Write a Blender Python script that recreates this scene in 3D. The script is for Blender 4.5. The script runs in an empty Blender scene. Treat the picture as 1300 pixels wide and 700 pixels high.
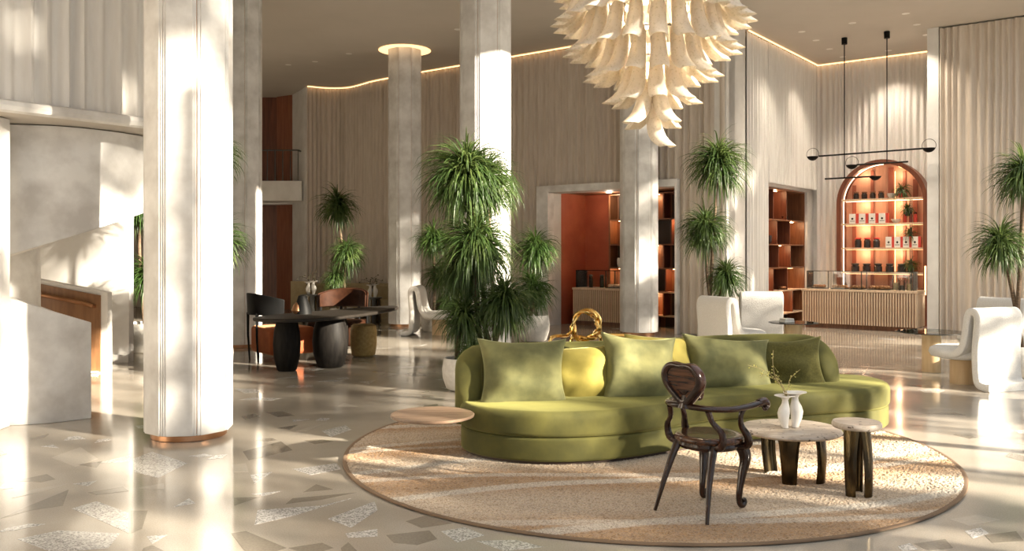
import bpy, math, random
from mathutils import Vector, Matrix

C = bpy.context.scene.collection
SC = bpy.context.scene
PI = math.pi

# ------------------------------------------------------------------ camera, sky, sun, exposure
cam_d = bpy.data.cameras.new('camera')
cam = bpy.data.objects.new('camera', cam_d); C.objects.link(cam)
cam.location = (0, 0, 1.7); cam.rotation_euler = (PI/2, 0, 0)
cam_d.sensor_width = 36; cam_d.lens = 36*1114/1300; cam_d.shift_y = -30/1300
cam_d.clip_end = 300
SC.camera = cam

world = bpy.data.worlds.new('sky'); SC.world = world; world.use_nodes = True
bg = world.node_tree.nodes['Background']
bg.inputs['Color'].default_value = (0.90, 0.95, 1.0, 1); bg.inputs['Strength'].default_value = .95

SUN_AZ, SUN_EL = 117.0, 19.0
sun_d = bpy.data.lights.new('sun', 'SUN'); sun = bpy.data.objects.new('sun', sun_d); C.objects.link(sun)
_a, _e = math.radians(SUN_AZ), math.radians(SUN_EL)
SUN = Vector((math.sin(_a)*math.cos(_e), math.cos(_a)*math.cos(_e), math.sin(_e)))
sun.rotation_euler = SUN.to_track_quat('Z', 'Y').to_euler()
sun_d.energy = 25.0; sun_d.angle = math.radians(1.1); sun_d.color = (1.0, 0.89, 0.72)

SC.view_settings.view_transform = 'Standard'; SC.view_settings.look = 'None'
SC.view_settings.gamma = 1.0; SC.view_settings.use_curve_mapping = False
SC.view_settings.exposure = 0.17

# ------------------------------------------------------------------ helpers
def thing(name, label, cat, loc=(0, 0, 0), rz=0, group=None):
    o = bpy.data.objects.new(name, None); C.objects.link(o); o.empty_display_size = .1
    o.location = loc; o.rotation_euler = (0, 0, rz)
    o['label'] = label; o['category'] = cat
    if group: o['group'] = group
    return o

def tag(o, label, cat, group=None):
    o['label'] = label; o['category'] = cat
    if group: o['group'] = group
    return o

def struct(o):
    o['kind'] = 'structure'; return o

def stuff(o):
    o['kind'] = 'stuff'; return o

def dup(root, loc, rz, label, group=None):
    r = root.copy(); C.objects.link(r); r.location = loc; r.rotation_euler = (0, 0, rz); r['label'] = label
    if group: r['group'] = group
    for ch in list(root.children):
        c = ch.copy(); C.objects.link(c); c.parent = r
        for g in list(ch.children):
            d = g.copy(); C.objects.link(d); d.parent = c
    return r

def cr(pts, closed=False, k=8):
    """Catmull-Rom resampling of a list of points (any dimension)."""
    P = [Vector(p) for p in pts]; n = len(P); out = []
    rng = range(n) if closed else range(n-1)
    for i in rng:
        if closed: a, b, c, d = P[i-1], P[i], P[(i+1) % n], P[(i+2) % n]
        else:
            b, c = P[i], P[i+1]
            a = P[i-1] if i > 0 else b*2-c
            d = P[i+2] if i+2 < n else c*2-b
        for j in range(k):
            t = j/k
            out.append(.5*((2*b)+(c-a)*t+(2*a-5*b+4*c-d)*t*t+(3*b-a-3*c+d)*t**3))
    if not closed: out.append(P[-1])
    return out

class B:
    def __init__(s): s.v = []; s.f = []
    def add(s, vs, fs):
        o = len(s.v); s.v += [tuple(v) for v in vs]; s.f += [tuple(i+o for i in f) for f in fs]; return s
    def box(s, x, y, z, sx, sy, sz, rz=0, ts=1.0, td=None):
        td = ts if td is None else td
        c, n = math.cos(rz), math.sin(rz); vs = []
        for k, (h, a, b) in enumerate(((0, 1, 1), (sz, ts, td))):
            for px, py in ((-1, -1), (1, -1), (1, 1), (-1, 1)):
                X, Y = px*sx/2*a, py*sy/2*b
                vs.append((x+X*c-Y*n, y+X*n+Y*c, z+h))
        return s.add(vs, [(3, 2, 1, 0), (4, 5, 6, 7), (0, 1, 5, 4), (1, 2, 6, 5), (2, 3, 7, 6), (3, 0, 4, 7)])
    def prism(s, poly, z0, z1):
        n = len(poly)
        if sum(poly[i-1][0]*poly[i][1]-poly[i][0]*poly[i-1][1] for i in range(n)) < 0: poly = poly[::-1]
        vs = [(p[0], p[1], z0) for p in poly]+[(p[0], p[1], z1) for p in poly]
        return s.add(vs, [tuple(range(n-1, -1, -1)), tuple(range(n, 2*n))] +
                     [(i, (i+1) % n, n+(i+1) % n, n+i) for i in range(n)])
    def grid(s, rows, cu=False, cv=False):
        n, m = len(rows), len(rows[0]); vs = [p for r in rows for p in r]; fs = []
        for i in range(n if cu else n-1):
            for j in range(m if cv else m-1):
                a, b = i*m+j, i*m+(j+1) % m; i2 = (i+1) % n
                fs.append((a, b, i2*m+(j+1) % m, i2*m+j))
        return s.add(vs, fs)
    def lathe(s, prof, n=32, x=0, y=0, z=0):
        rows = [[(x+r*math.cos(2*PI*j/n), y+r*math.sin(2*PI*j/n), z+h) for j in range(n)] for r, h in prof]
        o = len(s.v); s.grid(rows, cv=True); m = len(prof)
        s.f = s.f[:]
        if prof[0][0] > 1e-4: s.f.append(tuple(o+j for j in range(n-1, -1, -1)))
        if prof[-1][0] > 1e-4: s.f.append(tuple(o+(m-1)*n+j for j in range(n)))
        return s
    def tube(s, pts, rad, n=8, closed=False, flat=None, up=None):
        P = [Vector(p) for p in pts]; m = len(P)
        R = rad if isinstance(rad, (list, tuple)) else [rad]*m
        if len(R) != m:
            R = [R[min(int(i/(m-1)*(len(R)-1)), len(R)-2)]*(1-((i/(m-1)*(len(R)-1)) % 1 if i < m-1 else 1)) +
                 R[min(int(i/(m-1)*(len(R)-1)), len(R)-2)+1]*((i/(m-1)*(len(R)-1)) % 1 if i < m-1 else 1) for i in range(m)]
        rows = []; nrm = None
        for i in range(m):
            a = P[i-1] if (i > 0 or closed) else P[i]; b = P[(i+1) % m] if (i < m-1 or closed) else P[i]
            t = (b-a); t = t.normalized() if t.length > 1e-9 else Vector((0, 0, 1))
            if up is not None: nrm = Vector(up)
            elif nrm is None:
                nrm = Vector((0, 0, 1)) if abs(t.z) < .9 else Vector((1, 0, 0))
            nrm = (nrm-t*nrm.dot(t)).normalized(); bi = t.cross(nrm)
            fx = flat if flat else 1
            rows.append([P[i]+(bi*math.cos(2*PI*j/n)+nrm*math.sin(2*PI*j/n)*fx)*R[i] for j in range(n)])
        o = len(s.v); s.grid(rows, cu=closed, cv=True)
        if not closed:
            s.f.append(tuple(o+j for j in range(n-1, -1, -1))); s.f.append(tuple(o+(m-1)*n+j for j in range(n)))
        return s
    def ball(s, x, y, z, r, n=12, k=1.0):
        m = max(4, n//2)
        return s.lathe([(r*math.sin(PI*i/m), -r*k*math.cos(PI*i/m)) for i in range(m+1)], n, x, y, z)
    def o(s, name, m, parent=None, smooth=35, bevel=0, seg=2, sub=0, loc=None, rz=0, weld=False):
        me = bpy.data.meshes.new(name); me.from_pydata(s.v, [], s.f); me.validate(); me.update()
        ob = bpy.data.objects.new(name, me); C.objects.link(ob)
        if m: me.materials.append(m)
        if parent: ob.parent = parent
        if loc: ob.location = loc
        ob.rotation_euler = (0, 0, rz)
        if smooth:
            me.shade_smooth(); me.set_sharp_from_angle(angle=math.radians(smooth))
        if bevel:
            b = ob.modifiers.new('bevel', 'BEVEL'); b.width = bevel; b.segments = seg; b.limit_method = 'ANGLE'
            b.angle_limit = math.radians(40); b.harden_normals = False
            if smooth: me.shade_smooth()
        if sub:
            d = ob.modifiers.new('sub', 'SUBSURF'); d.levels = sub; d.render_levels = sub
        return ob

def W(px, py, Y):
    """world point on the sight line of a photo position at depth Y (metres from the camera plane)"""
    return Vector(((px-650)/1114*Y, Y, 1.7-(py-320)/1114*Y))

# room frame: u1 runs along the back wall to the right, u2 along the side walls to the far end
u1 = Vector((.794, -.608, 0)); u2 = Vector((.608, .794, 0)); K1 = Vector((4.3, 17.6, 0)); RZ = math.atan2(-.608, .794)
def P(s, t, z=0): return K1+u1*s+u2*t+Vector((0, 0, z))
HC = 6.35

# ------------------------------------------------------------------ materials
def ramp(nt, fac, stops):
    r = nt.nodes.new('ShaderNodeValToRGB'); e = r.color_ramp.elements
    while len(e) < len(stops): e.new(.5)
    for k, (p, c) in zip(e, stops): k.position = p; k.color = (*c, 1)
    nt.links.new(fac, r.inputs[0]); return r.outputs[0]

def noise(nt, scale, detail=4, rough=.55, dist=0, stretch=None, coord='Object'):
    tc = nt.nodes.new('ShaderNodeTexCoord'); src = tc.outputs[coord]
    if stretch:
        mp = nt.nodes.new('ShaderNodeMapping'); mp.inputs['Scale'].default_value = stretch
        nt.links.new(src, mp.inputs[0]); src = mp.outputs[0]
    n = nt.nodes.new('ShaderNodeTexNoise'); n.inputs['Scale'].default_value = scale
    n.inputs['Detail'].default_value = detail; n.inputs['Roughness'].default_value = rough
    n.inputs['Distortion'].default_value = dist
    nt.links.new(src, n.inputs['Vector']); return n.outputs['Fac']

def bump(nt, fac, bsdf, strength=.3, dist=.01):
    b = nt.nodes.new('ShaderNodeBump'); b.inputs['Strength'].default_value = strength
    b.inputs['Distance'].default_value = dist
    nt.links.new(fac, b.inputs['Height']); nt.links.new(b.outputs[0], bsdf.inputs['Normal']); return b

def mat(name, col, rough=.5, metal=0, col2=None, scale=5, detail=4, lo=.35, hi=.65, stretch=None, bmp=0, bscale=60,
        bdist=.004, sheen=0, sheencol=None, coat=0, emit=0, ecol=None, spec=.5, bstretch=None):
    m = bpy.data.materials.new(name); m.use_nodes = True; nt = m.node_tree; b = nt.nodes['Principled BSDF']
    b.inputs['Base Color'].default_value = (*col, 1); b.inputs['Roughness'].default_value = rough
    b.inputs['Metallic'].default_value = metal; b.inputs['Specular IOR Level'].default_value = spec
    if col2: nt.links.new(ramp(nt, noise(nt, scale, detail, stretch=stretch), [(lo, col), (hi, col2)]), b.inputs['Base Color'])
    if bmp: bump(nt, noise(nt, bscale, 3, stretch=bstretch), b, bmp, bdist)
    if sheen:
        b.inputs['Sheen Weight'].default_value = sheen; b.inputs['Sheen Roughness'].default_value = .4
        b.inputs['Sheen Tint'].default_value = (*(sheencol or (1, 1, 1)), 1)
    if coat: b.inputs['Coat Weight'].default_value = coat; b.inputs['Coat Roughness'].default_value = .05
    if emit:
        b.inputs['Emission Color'].default_value = (*(ecol or col), 1); b.inputs['Emission Strength'].default_value = emit
    return m

def clear_glass(name, tint=(.9, .95, .93), gl=.12):
    m = bpy.data.materials.new(name); m.use_nodes = True; nt = m.node_tree; nt.nodes.clear()
    out = nt.nodes.new('ShaderNodeOutputMaterial'); mx = nt.nodes.new('ShaderNodeMixShader')
    t = nt.nodes.new('ShaderNodeBsdfTransparent'); g = nt.nodes.new('ShaderNodeBsdfGlossy')
    t.inputs['Color'].default_value = (*tint, 1); g.inputs['Roughness'].default_value = .02
    fr = nt.nodes.new('ShaderNodeFresnel'); fr.inputs['IOR'].default_value = 1.45
    nt.links.new(fr.outputs[0], mx.inputs[0]); nt.links.new(t.outputs[0], mx.inputs[1]); nt.links.new(g.outputs[0], mx.inputs[2])
    nt.links.new(mx.outputs[0], out.inputs[0]); return m

M = {}
M['plaster'] = mat('plaster', (.56, .535, .505), .55, col2=(.80, .785, .76), scale=2.6, detail=12, lo=.34, hi=.62, bmp=.08, bscale=18)
M['wallwhite'] = mat('white_plaster', (.66, .635, .60), .7, col2=(.78, .76, .73), scale=2.0, detail=10, bmp=.06, bscale=20)
M['ceiling'] = mat('ceiling_plaster', (.50, .455, .40), .8, col2=(.54, .49, .435), scale=.7)
M['curtain'] = mat('curtain_linen', (.56, .485, .405), .85, col2=(.64, .565, .485), scale=14, stretch=(1, 1, .12), sheen=.15, bmp=.15, bscale=160, bdist=.002)
M['sheer'] = mat('pale_linen', (.74, .71, .67), .85, col2=(.80, .775, .74), scale=14, stretch=(1, 1, .12), sheen=.15, bmp=.15, bscale=160, bdist=.002)
M['copper'] = mat('brushed_copper', (.55, .30, .17), .3, 1, col2=(.45, .23, .12), scale=6)
M['dark_inlay'] = mat('taupe_stone', (.235, .205, .165), .14, col2=(.29, .255, .205), scale=60, detail=6, coat=.3)
M['mid_inlay'] = mat('sand_stone', (.46, .42, .36), .14, col2=(.52, .47, .40), scale=60, detail=6, coat=.3)
M['walnut'] = mat('walnut', (.16, .06, .025), .42, col2=(.26, .105, .045), scale=9, detail=6, stretch=(3, 3, .25))
M['redwood'] = mat('red_mahogany', (.115, .032, .015), .4, col2=(.19, .058, .026), scale=7, detail=6, stretch=(3, 3, .2))
M['red_wall'] = mat('red_plaster', (.36, .075, .032), .65, col2=(.43, .10, .042), scale=2.5, detail=6)
M['oak'] = mat('pale_oak', (.56, .41, .28), .5, col2=(.70, .54, .39), scale=9, detail=6, stretch=(4, 4, .35))
M['honey_oak'] = mat('honey_oak', (.62, .42, .22), .45, col2=(.74, .54, .31), scale=6, detail=6, stretch=(3, 3, .3))
M['velvet'] = mat('olive_velvet', (.058, .056, .010), .85, col2=(.105, .097, .018), scale=3.5, detail=8, sheen=.35, sheencol=(.70, .68, .22), bmp=.12, bscale=120, bdist=.002)
M['sage'] = mat('sage_velvet', (.098, .100, .036), .85, col2=(.185, .178, .066), scale=5, detail=9, sheen=.4, sheencol=(.75, .75, .4), bmp=.12, bscale=120, bdist=.002)
M['mustard'] = mat('mustard_velvet', (.20, .165, .026), .85, col2=(.27, .22, .042), scale=5, detail=6, sheen=.4, sheencol=(.8, .75, .3), bmp=.12, bscale=120, bdist=.002)
M['darkolive'] = mat('dark_olive_weave', (.062, .056, .009), .9, col2=(.095, .086, .016), scale=60, detail=3, sheen=.3, sheencol=(.6, .6, .25), bmp=.2, bscale=150, bdist=.002)
M['rosewood'] = mat('dark_rosewood', (.010, .004, .0025), .17, spec=.4, col2=(.036, .012, .006), scale=14, detail=7, stretch=(1, 1, .25), coat=.25)
M['seatwood'] = mat('striped_rosewood', (.020, .008, .004), .2, spec=.4, col2=(.11, .042, .018), scale=16, detail=6, stretch=(.35, 3, 3), coat=.25)
M['bronze'] = mat('blackened_bronze', (.045, .036, .025), .22, 1, col2=(.12, .085, .04), scale=5, detail=3)
M['brass'] = mat('polished_brass', (.83, .56, .20), .14, 1, col2=(.75, .48, .16), scale=8)
M['steel'] = mat('dark_steel', (.10, .095, .085), .35, 1)
M['black'] = mat('black_metal', (.006, .006, .006), .55, spec=.12)
M['blackwood'] = mat('ebonised_wood', (.007, .006, .0055), .55, spec=.1, col2=(.016, .014, .012), scale=12, detail=6, stretch=(2, 2, .3), bmp=.1, bscale=30)
M['tabletop_black'] = mat('dark_table_wood', (.014, .011, .009), .5, spec=.2, col2=(.025, .021, .017), scale=10, detail=6, stretch=(.4, 2, 2))
M['leather'] = mat('brown_leather', (.022, .008, .004), .55, spec=.1, col2=(.04, .015, .007), scale=8, bmp=.1, bscale=90)
M['orange'] = mat('burnt_orange_velvet', (.27, .062, .016), .8, col2=(.37, .095, .026), scale=5, detail=5, sheen=.5, sheencol=(1, .5, .25))
M['gold_weave'] = mat('gold_weave', (.36, .23, .07), .6, col2=(.48, .33, .12), scale=20, detail=3, bmp=.4, bscale=30)
M['beige_sofa'] = mat('beige_velvet', (.30, .235, .13), .85, col2=(.36, .29, .17), scale=6, sheen=.4)
M['boucle'] = mat('cream_boucle', (.70, .67, .62), .95, col2=(.80, .775, .73), scale=90, detail=3, sheen=.3, bmp=.7, bscale=70, bdist=.012)
M['boucle_grey'] = mat('grey_boucle', (.56, .53, .48), .95, col2=(.66, .63, .58), scale=90, detail=3, sheen=.3, bmp=.7, bscale=70, bdist=.012)
M['ceramic'] = mat('white_ceramic', (.72, .68, .63), .35, col2=(.78, .75, .70), scale=12, bmp=.05, bscale=40)
M['potstone'] = mat('cast_stone', (.62, .59, .54), .75, col2=(.74, .71, .66), scale=14, detail=6, bmp=.3, bscale=40)
M['soil'] = mat('dark_soil', (.022, .015, .010), .95, col2=(.05, .035, .022), scale=40, bmp=.6, bscale=60, bdist=.01)
M['bark'] = mat('bark', (.085, .052, .030), .85, col2=(.17, .115, .07), scale=20, detail=5, stretch=(1, 1, 3), bmp=.6, bscale=40, bdist=.01)
M['tray'] = mat('slate_tray', (.02, .02, .02), .5)
M['pastry'] = mat('baked_pastry', (.30, .12, .04), .6, col2=(.50, .25, .10), scale=20)
M['white_box'] = mat('white_card', (.80, .77, .72), .6)
M['red_box'] = mat('red_card', (.62, .055, .04), .5)
M['jar_dark'] = mat('dark_jar', (.03, .02, .018), .25)
M['led'] = mat('warm_led', (1, .8, .55), .5, emit=4.5, ecol=(1, .74, .46))
M['cove'] = mat('cove_led', (1, .75, .5), .5, emit=2.6, ecol=(1, .58, .26))
M['halo'] = mat('halo_glow', (1, .75, .5), .5, emit=1.6, ecol=(1, .62, .30))
M['spot'] = mat('spot_lens', (1, .95, .85), .5, emit=3, ecol=(1, .9, .75))
M['bulb'] = mat('bulb', (1, .85, .6), .5, emit=5, ecol=(1, .82, .55))
M['pink_panel'] = mat('rose_panel', (.62, .33, .23), .5, col2=(.70, .39, .28), scale=6, stretch=(2, 2, .2))
M['niche_led'] = mat('niche_led', (1, .8, .55), .5, emit=22, ecol=(1, .62, .30)); M['glass'] = clear_glass('clear_glass', (.97, .985, .98)); M['table_glass'] = clear_glass('table_glass', (.80, .88, .85))
M['sheet_dark'] = mat('dark_recess', (.05, .03, .02), .6)
M['trav_side'] = None

def grain_mat():                       # terrazzo patches of small grey and white chips
    m = mat('speckled_stone', (.5, .5, .5), .16, coat=.3); nt = m.node_tree; b = nt.nodes['Principled BSDF']
    tc = nt.nodes.new('ShaderNodeTexCoord'); v = nt.nodes.new('ShaderNodeTexVoronoi'); v.inputs['Scale'].default_value = 105
    nt.links.new(tc.outputs['Object'], v.inputs['Vector'])
    sp = nt.nodes.new('ShaderNodeSeparateColor'); nt.links.new(v.outputs['Color'], sp.inputs[0])
    nt.links.new(ramp(nt, sp.outputs[0], [(.1, (.30, .29, .275)), (.45, (.50, .48, .45)), (.8, (.72, .70, .67))]), b.inputs['Base Color'])
    return m
M['grain'] = grain_mat()

def floor_mat():
    m = mat('terrazzo', (.5, .45, .38), .12, coat=.15); nt = m.node_tree; b = nt.nodes['Principled BSDF']
    a = ramp(nt, noise(nt, 1.3, 5), [(.35, (.40, .355, .295)), (.65, (.47, .425, .36))])
    f = noise(nt, 110, 3, .7)
    mx = nt.nodes.new('ShaderNodeMix'); mx.data_type = 'RGBA'; mx.blend_type = 'MULTIPLY'; mx.inputs[0].default_value = .35
    nt.links.new(a, mx.inputs[6]); nt.links.new(ramp(nt, f, [(.38, (.55, .52, .48)), (.55, (1, 1, 1))]), mx.inputs[7])
    nt.links.new(mx.outputs[2], b.inputs['Base Color'])
    rr = nt.nodes.new('ShaderNodeMapRange'); rr.inputs[3].default_value = .07; rr.inputs[4].default_value = .17
    nt.links.new(noise(nt, .8, 4), rr.inputs[0]); nt.links.new(rr.outputs[0], b.inputs['Roughness'])
    return m
M['floor'] = floor_mat()

def rug_mat():
    m = mat('wool_rug', (.5, .4, .3), .95, sheen=.3); nt = m.node_tree; b = nt.nodes['Principled BSDF']
    N, L = nt.nodes, nt.links
    tc = N.new('ShaderNodeTexCoord')
    def wave(rot, scale, dist, ds, ph):
        mp = N.new('ShaderNodeMapping'); mp.inputs['Rotation'].default_value = (0, 0, rot); L.new(tc.outputs['Object'], mp.inputs[0])
        w = N.new('ShaderNodeTexWave'); w.inputs['Scale'].default_value = scale; w.inputs['Distortion'].default_value = dist
        w.inputs['Detail'].default_value = 1.0; w.inputs['Detail Scale'].default_value = ds; w.inputs['Phase Offset'].default_value = ph
        L.new(mp.outputs[0], w.inputs['Vector']); return w.outputs['Fac']
    base = ramp(nt, wave(1.35, .28, 3.5, .7, .6), [(.2, (.46, .285, .145)), (.5, (.52, .37, .235)), (.85, (.58, .455, .325))])
    la, lb = ramp(nt, wave(1.15, .36, 5.5, .55, 2.2), [(.935, (0, 0, 0)), (.98, (.8, .8, .8))]), ramp(nt, wave(1.28, .30, 6.5, .5, 4.0), [(.965, (0, 0, 0)), (.992, (.6, .6, .6))])
    ad = N.new('ShaderNodeMath'); ad.operation = 'MAXIMUM'; L.new(la, ad.inputs[0]); L.new(lb, ad.inputs[1]); line = ad.outputs[0]
    mx = N.new('ShaderNodeMix'); mx.data_type = 'RGBA'; L.new(line, mx.inputs[0]); L.new(base, mx.inputs[6]); mx.inputs[7].default_value = (.70, .63, .53, 1)
    f = ramp(nt, noise(nt, 72, 3, .8), [(.38, (.34, .27, .20)), (.55, (1, 1, 1))])
    m2 = N.new('ShaderNodeMix'); m2.data_type = 'RGBA'; m2.blend_type = 'MULTIPLY'; m2.inputs[0].default_value = .75
    L.new(mx.outputs[2], m2.inputs[6]); L.new(f, m2.inputs[7]); L.new(m2.outputs[2], b.inputs['Base Color'])
    return m
M['rug'] = rug_mat(); bump(M['rug'].node_tree, noise(M['rug'].node_tree, 85, 3, .8), M['rug'].node_tree.nodes['Principled BSDF'], .7, .015)

def travertine():
    m = mat('travertine', (.5, .42, .34), .45); nt = m.node_tree; b = nt.nodes['Principled BSDF']; N, L = nt.nodes, nt.links
    a = ramp(nt, noise(nt, 7, 7, .6, 1.0, (.5, 2.2, 1)), [(.3, (.36, .285, .215)), (.5, (.52, .44, .36)), (.7, (.62, .55, .47))])
    h = ramp(nt, noise(nt, 26, 2, .5, .4), [(.31, (.12, .085, .06)), (.355, (1, 1, 1))])
    mx = N.new('ShaderNodeMix'); mx.data_type = 'RGBA'; mx.blend_type = 'MULTIPLY'; mx.inputs[0].default_value = 1
    L.new(a, mx.inputs[6]); L.new(h, mx.inputs[7]); L.new(mx.outputs[2], b.inputs['Base Color']); return m
M['travertine'] = travertine()

def leaf_mat(name, c1, c2, c3):
    m = bpy.data.materials.new(name); m.use_nodes = True; nt = m.node_tree; b = nt.nodes['Principled BSDF']
    b.inputs['Roughness'].default_value = .42
    nt.links.new(ramp(nt, noise(nt, 3.5, 3), [(.3, c1), (.5, c2), (.72, c3)]), b.inputs['Base Color'])
    out = [n for n in nt.nodes if n.type == 'OUTPUT_MATERIAL'][0]
    tr = nt.nodes.new('ShaderNodeBsdfTranslucent'); tr.inputs['Color'].default_value = (*[min(1, x*1.5) for x in c3], 1)
    mx = nt.nodes.new('ShaderNodeMixShader'); mx.inputs[0].default_value = .28
    nt.links.new(b.outputs[0], mx.inputs[1]); nt.links.new(tr.outputs[0], mx.inputs[2]); nt.links.new(mx.outputs[0], out.inputs[0])
    return m
M['leaf'] = leaf_mat('dracaena_leaf', (.016, .038, .010), (.042, .080, .020), (.12, .165, .048))
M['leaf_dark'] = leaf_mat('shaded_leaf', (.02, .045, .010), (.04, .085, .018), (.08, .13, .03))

def petal_mat():
    m = bpy.data.materials.new('cream_petal_glass'); m.use_nodes = True; nt = m.node_tree; b = nt.nodes['Principled BSDF']
    b.inputs['Roughness'].default_value = .38
    col = ramp(nt, noise(nt, 45, 3, .7), [(.32, (.50, .47, .34)), (.46, (.80, .75, .67))])
    nt.links.new(col, b.inputs['Base Color'])
    out = [n for n in nt.nodes if n.type == 'OUTPUT_MATERIAL'][0]
    tr = nt.nodes.new('ShaderNodeBsdfTranslucent'); tr.inputs['Color'].default_value = (.95, .84, .66, 1)
    mx = nt.nodes.new('ShaderNodeMixShader'); mx.inputs[0].default_value = .35
    nt.links.new(b.outputs[0], mx.inputs[1]); nt.links.new(tr.outputs[0], mx.inputs[2]); nt.links.new(mx.outputs[0], out.inputs[0])
    return m
M['petal'] = petal_mat()

# ------------------------------------------------------------------ setting: floor, ceiling, walls
def V2(v): return (v.x, v.y)
EXT = [(-15, -7), (20, -7), (20, 28), (-15, 28)]
floor = struct(B().prism(EXT, -.2, 0).o('floor', M['floor'], smooth=0))
# ceiling stops short of the window wall, an unseen gap added to admit sun
WL = lambda t: Vector((2.6+.7657*t, t, 0))                 # line of the window wall
ceil_poly = [(-15, -7), V2(WL(-7)-u1*5), V2(WL(12.4)-u1*5), V2(WL(15.4)), V2(WL(24)), (18, 30), (-15, 30)]
ceiling = struct(B().prism(ceil_poly, HC, HC+.3).o('ceiling', M['ceiling'], smooth=0))

def wall(name, a, b, z0, z1, th=.2, m='wallwhite', side=1):
    a, b = Vector((a[0], a[1], 0)), Vector((b[0], b[1], 0)); d = (b-a).normalized(); n = Vector((-d.y, d.x, 0))*th*side
    return struct(B().prism([V2(a), V2(b), V2(b+n), V2(a+n)], z0, z1).o(name, M[m], smooth=0))

OL, OR, OH = -4.29, -1.09, 3.06          # opening in the back wall
bend = cr([P(-9.4, .0), P(-10.3, .06), Vector((-4.6, 24.75, 0)), Vector((-5.25, 24.85, 0)), Vector((-5.75, 24.6, 0))], k=6)
def off(path, d):
    out = []
    for i, p in enumerate(path):
        t = (path[min(i+1, len(path)-1)]-path[max(i-1, 0)]).normalized(); out.append(p+Vector((-t.y, t.x, 0))*d)
    return out

wall('wall_back', V2(P(-9.4, .12)), V2(P(OL, .12)), 0, HC, .3)
wall('wall_back', V2(P(OL, .12)), V2(P(OR, .12)), OH+.08, HC, .3)
wall('wall_back', V2(P(OR, .12)), V2(P(0, .12)), 0, HC, .3)
struct(B().prism([V2(p) for p in off(bend, -.12)]+[V2(p) for p in off(bend, -.4)][::-1], 0, HC).o('wall_back', M['wallwhite'], smooth=30))
# side wall of the cafe: smooth panel, then a curtained part with an opening in it
wall('wall_cafe', V2(P(0, 0)), V2(P(0, .95)), 0, HC, .3)
wall('wall_cafe', V2(P(-.1, .95)), V2(P(-.1, 2.25)), 0, HC, .3)
wall('wall_cafe', V2(P(-.1, 2.25)), V2(P(-.1, 5.05)), 3.18, HC, .3)
wall('wall_cafe', V2(P(-.1, 5.05)), V2(P(-.1, 5.5)), 0, HC, .3)
wall('wall_cafe', V2(P(-.3, 5.5)), V2(P(10, 5.5)), 0, HC, .2)
# right hand wall with its stone end
RT = 3.2
wall('wall_right', V2(P(3.32, RT+.12)), V2(P(10.2, RT+.12)), 0, HC, .3)
struct(B().prism([V2(P(3.04, RT-.02)), V2(P(3.26, RT-.02)), V2(P(3.26, RT+.5)), V2(P(3.04, RT+.5))], 0, HC).o('trim_1', M['wallwhite'], smooth=0))
# far left corner
wall('wall_left', (-15, 27.2), (-6.2, 27.2), 0, HC, .3, 'curtain')
wall('wall_left', (-14, 27.2), (-14, -7), 0, HC, .3)
wall('wall_near', (-15, -6.2), (-2.2, -6.2), 0, HC, .3, side=-1)

# ------------------------------------------------------------------ curtains
def curtain(label, path, z0, z1, amp=.038, wl=.15, m='curtain', seed=1):
    rnd = random.Random(seed); path = [Vector((p[0], p[1], 0)) for p in path]
    seg = [0]
    for a, b in zip(path, path[1:]): seg.append(seg[-1]+(b-a).length)
    Lt = seg[-1]; n = max(8, int(Lt/wl*9)); rows = []
    ph = 0; phs = []; w = wl; left = 0
    for i in range(n+1):
        if left <= 0: w = wl*rnd.uniform(.7, 1.35); am = amp*rnd.uniform(.65, 1.25); left = 2*PI
        d = 2*PI*(Lt/n)/w; left -= d; ph += d; phs.append((ph, am))
    pts = []
    for i in range(n+1):
        s = Lt*i/n; k = 0
        while k < len(seg)-2 and seg[k+1] < s: k += 1
        f = (s-seg[k])/(seg[k+1]-seg[k]); p = path[k].lerp(path[k+1], f); t = (path[k+1]-path[k]).normalized()
        pts.append((p, Vector((t.y, -t.x, 0)), *phs[i]))
    for h, g in ((z1, .85), (z1-.35*(z1-z0), 1.0), (z0+.3*(z1-z0), 1.0), (z0, 1.12)):
        rows.append([(p+nn*(am*g*math.copysign(abs(math.sin(q))**.75, math.sin(q)))).to_tuple()[:2]+(h,) for p, nn, q, am in pts])
    o = B().grid(rows).o('curtain', M[m], smooth=60)
    tag(o, label, 'curtain'); return o

curtain('tall pleated beige curtain on the back wall between the doorway and the curved corner', [P(-9.4, 0), P(OL-.35, 0)], 0.01, HC-.03, seed=1)
curtain('pleated beige curtain hanging above the red-walled doorway', [P(OL-.35, 0), P(OR, 0)], OH+.16, HC-.03, seed=2)
curtain('narrow floor-length pleated curtain between the doorway shelves and the smooth white panel', [P(OR, 0), P(-.02, 0)], 0.01, HC-.03, seed=3, wl=.17)
curtain('curved pleated curtain behind the palm in the far corner, next to the balcony', list(bend)[::-1], 0.01, HC-.03, seed=4, wl=.13)
curtain('pale pleated curtain beside the smooth white panel, left of the shelf alcove', [P(0, .98), P(0, 2.2)], 0.01, HC-.03, m='sheer', seed=5, wl=.13)
curtain('pale pleated curtain above the walnut shelf alcove', [P(0, 2.2), P(0, 5.4)], 3.24, HC-.03, m='sheer', seed=6, wl=.13)
curtain('pale pleated curtain behind the arched shelves of the coffee bar', [P(.02, 5.4), P(5.5, 5.4)], 0.01, HC-.03, m='sheer', seed=7, wl=.14)
curtain('wide floor-length beige curtain behind the cream armchairs and palm', [P(3.28, RT), P(10, RT)], 0.01, HC-.03, seed=8, wl=.15)
LA, LB = Vector((-9.0, 2.68, 0)), Vector((-3.72, 9.62, 0))
curtain('white linen curtain hanging from the mezzanine above the curved stair', [LA, LB], 3.13, HC-.03, m='sheer', seed=9, wl=.17, amp=.045)
def strip(pts, z, r=.02):
    return struct(B().tube([Vector((p.x, p.y, z)) for p in pts], r, 6).o('trim_2', M['cove'], smooth=0))
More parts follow.
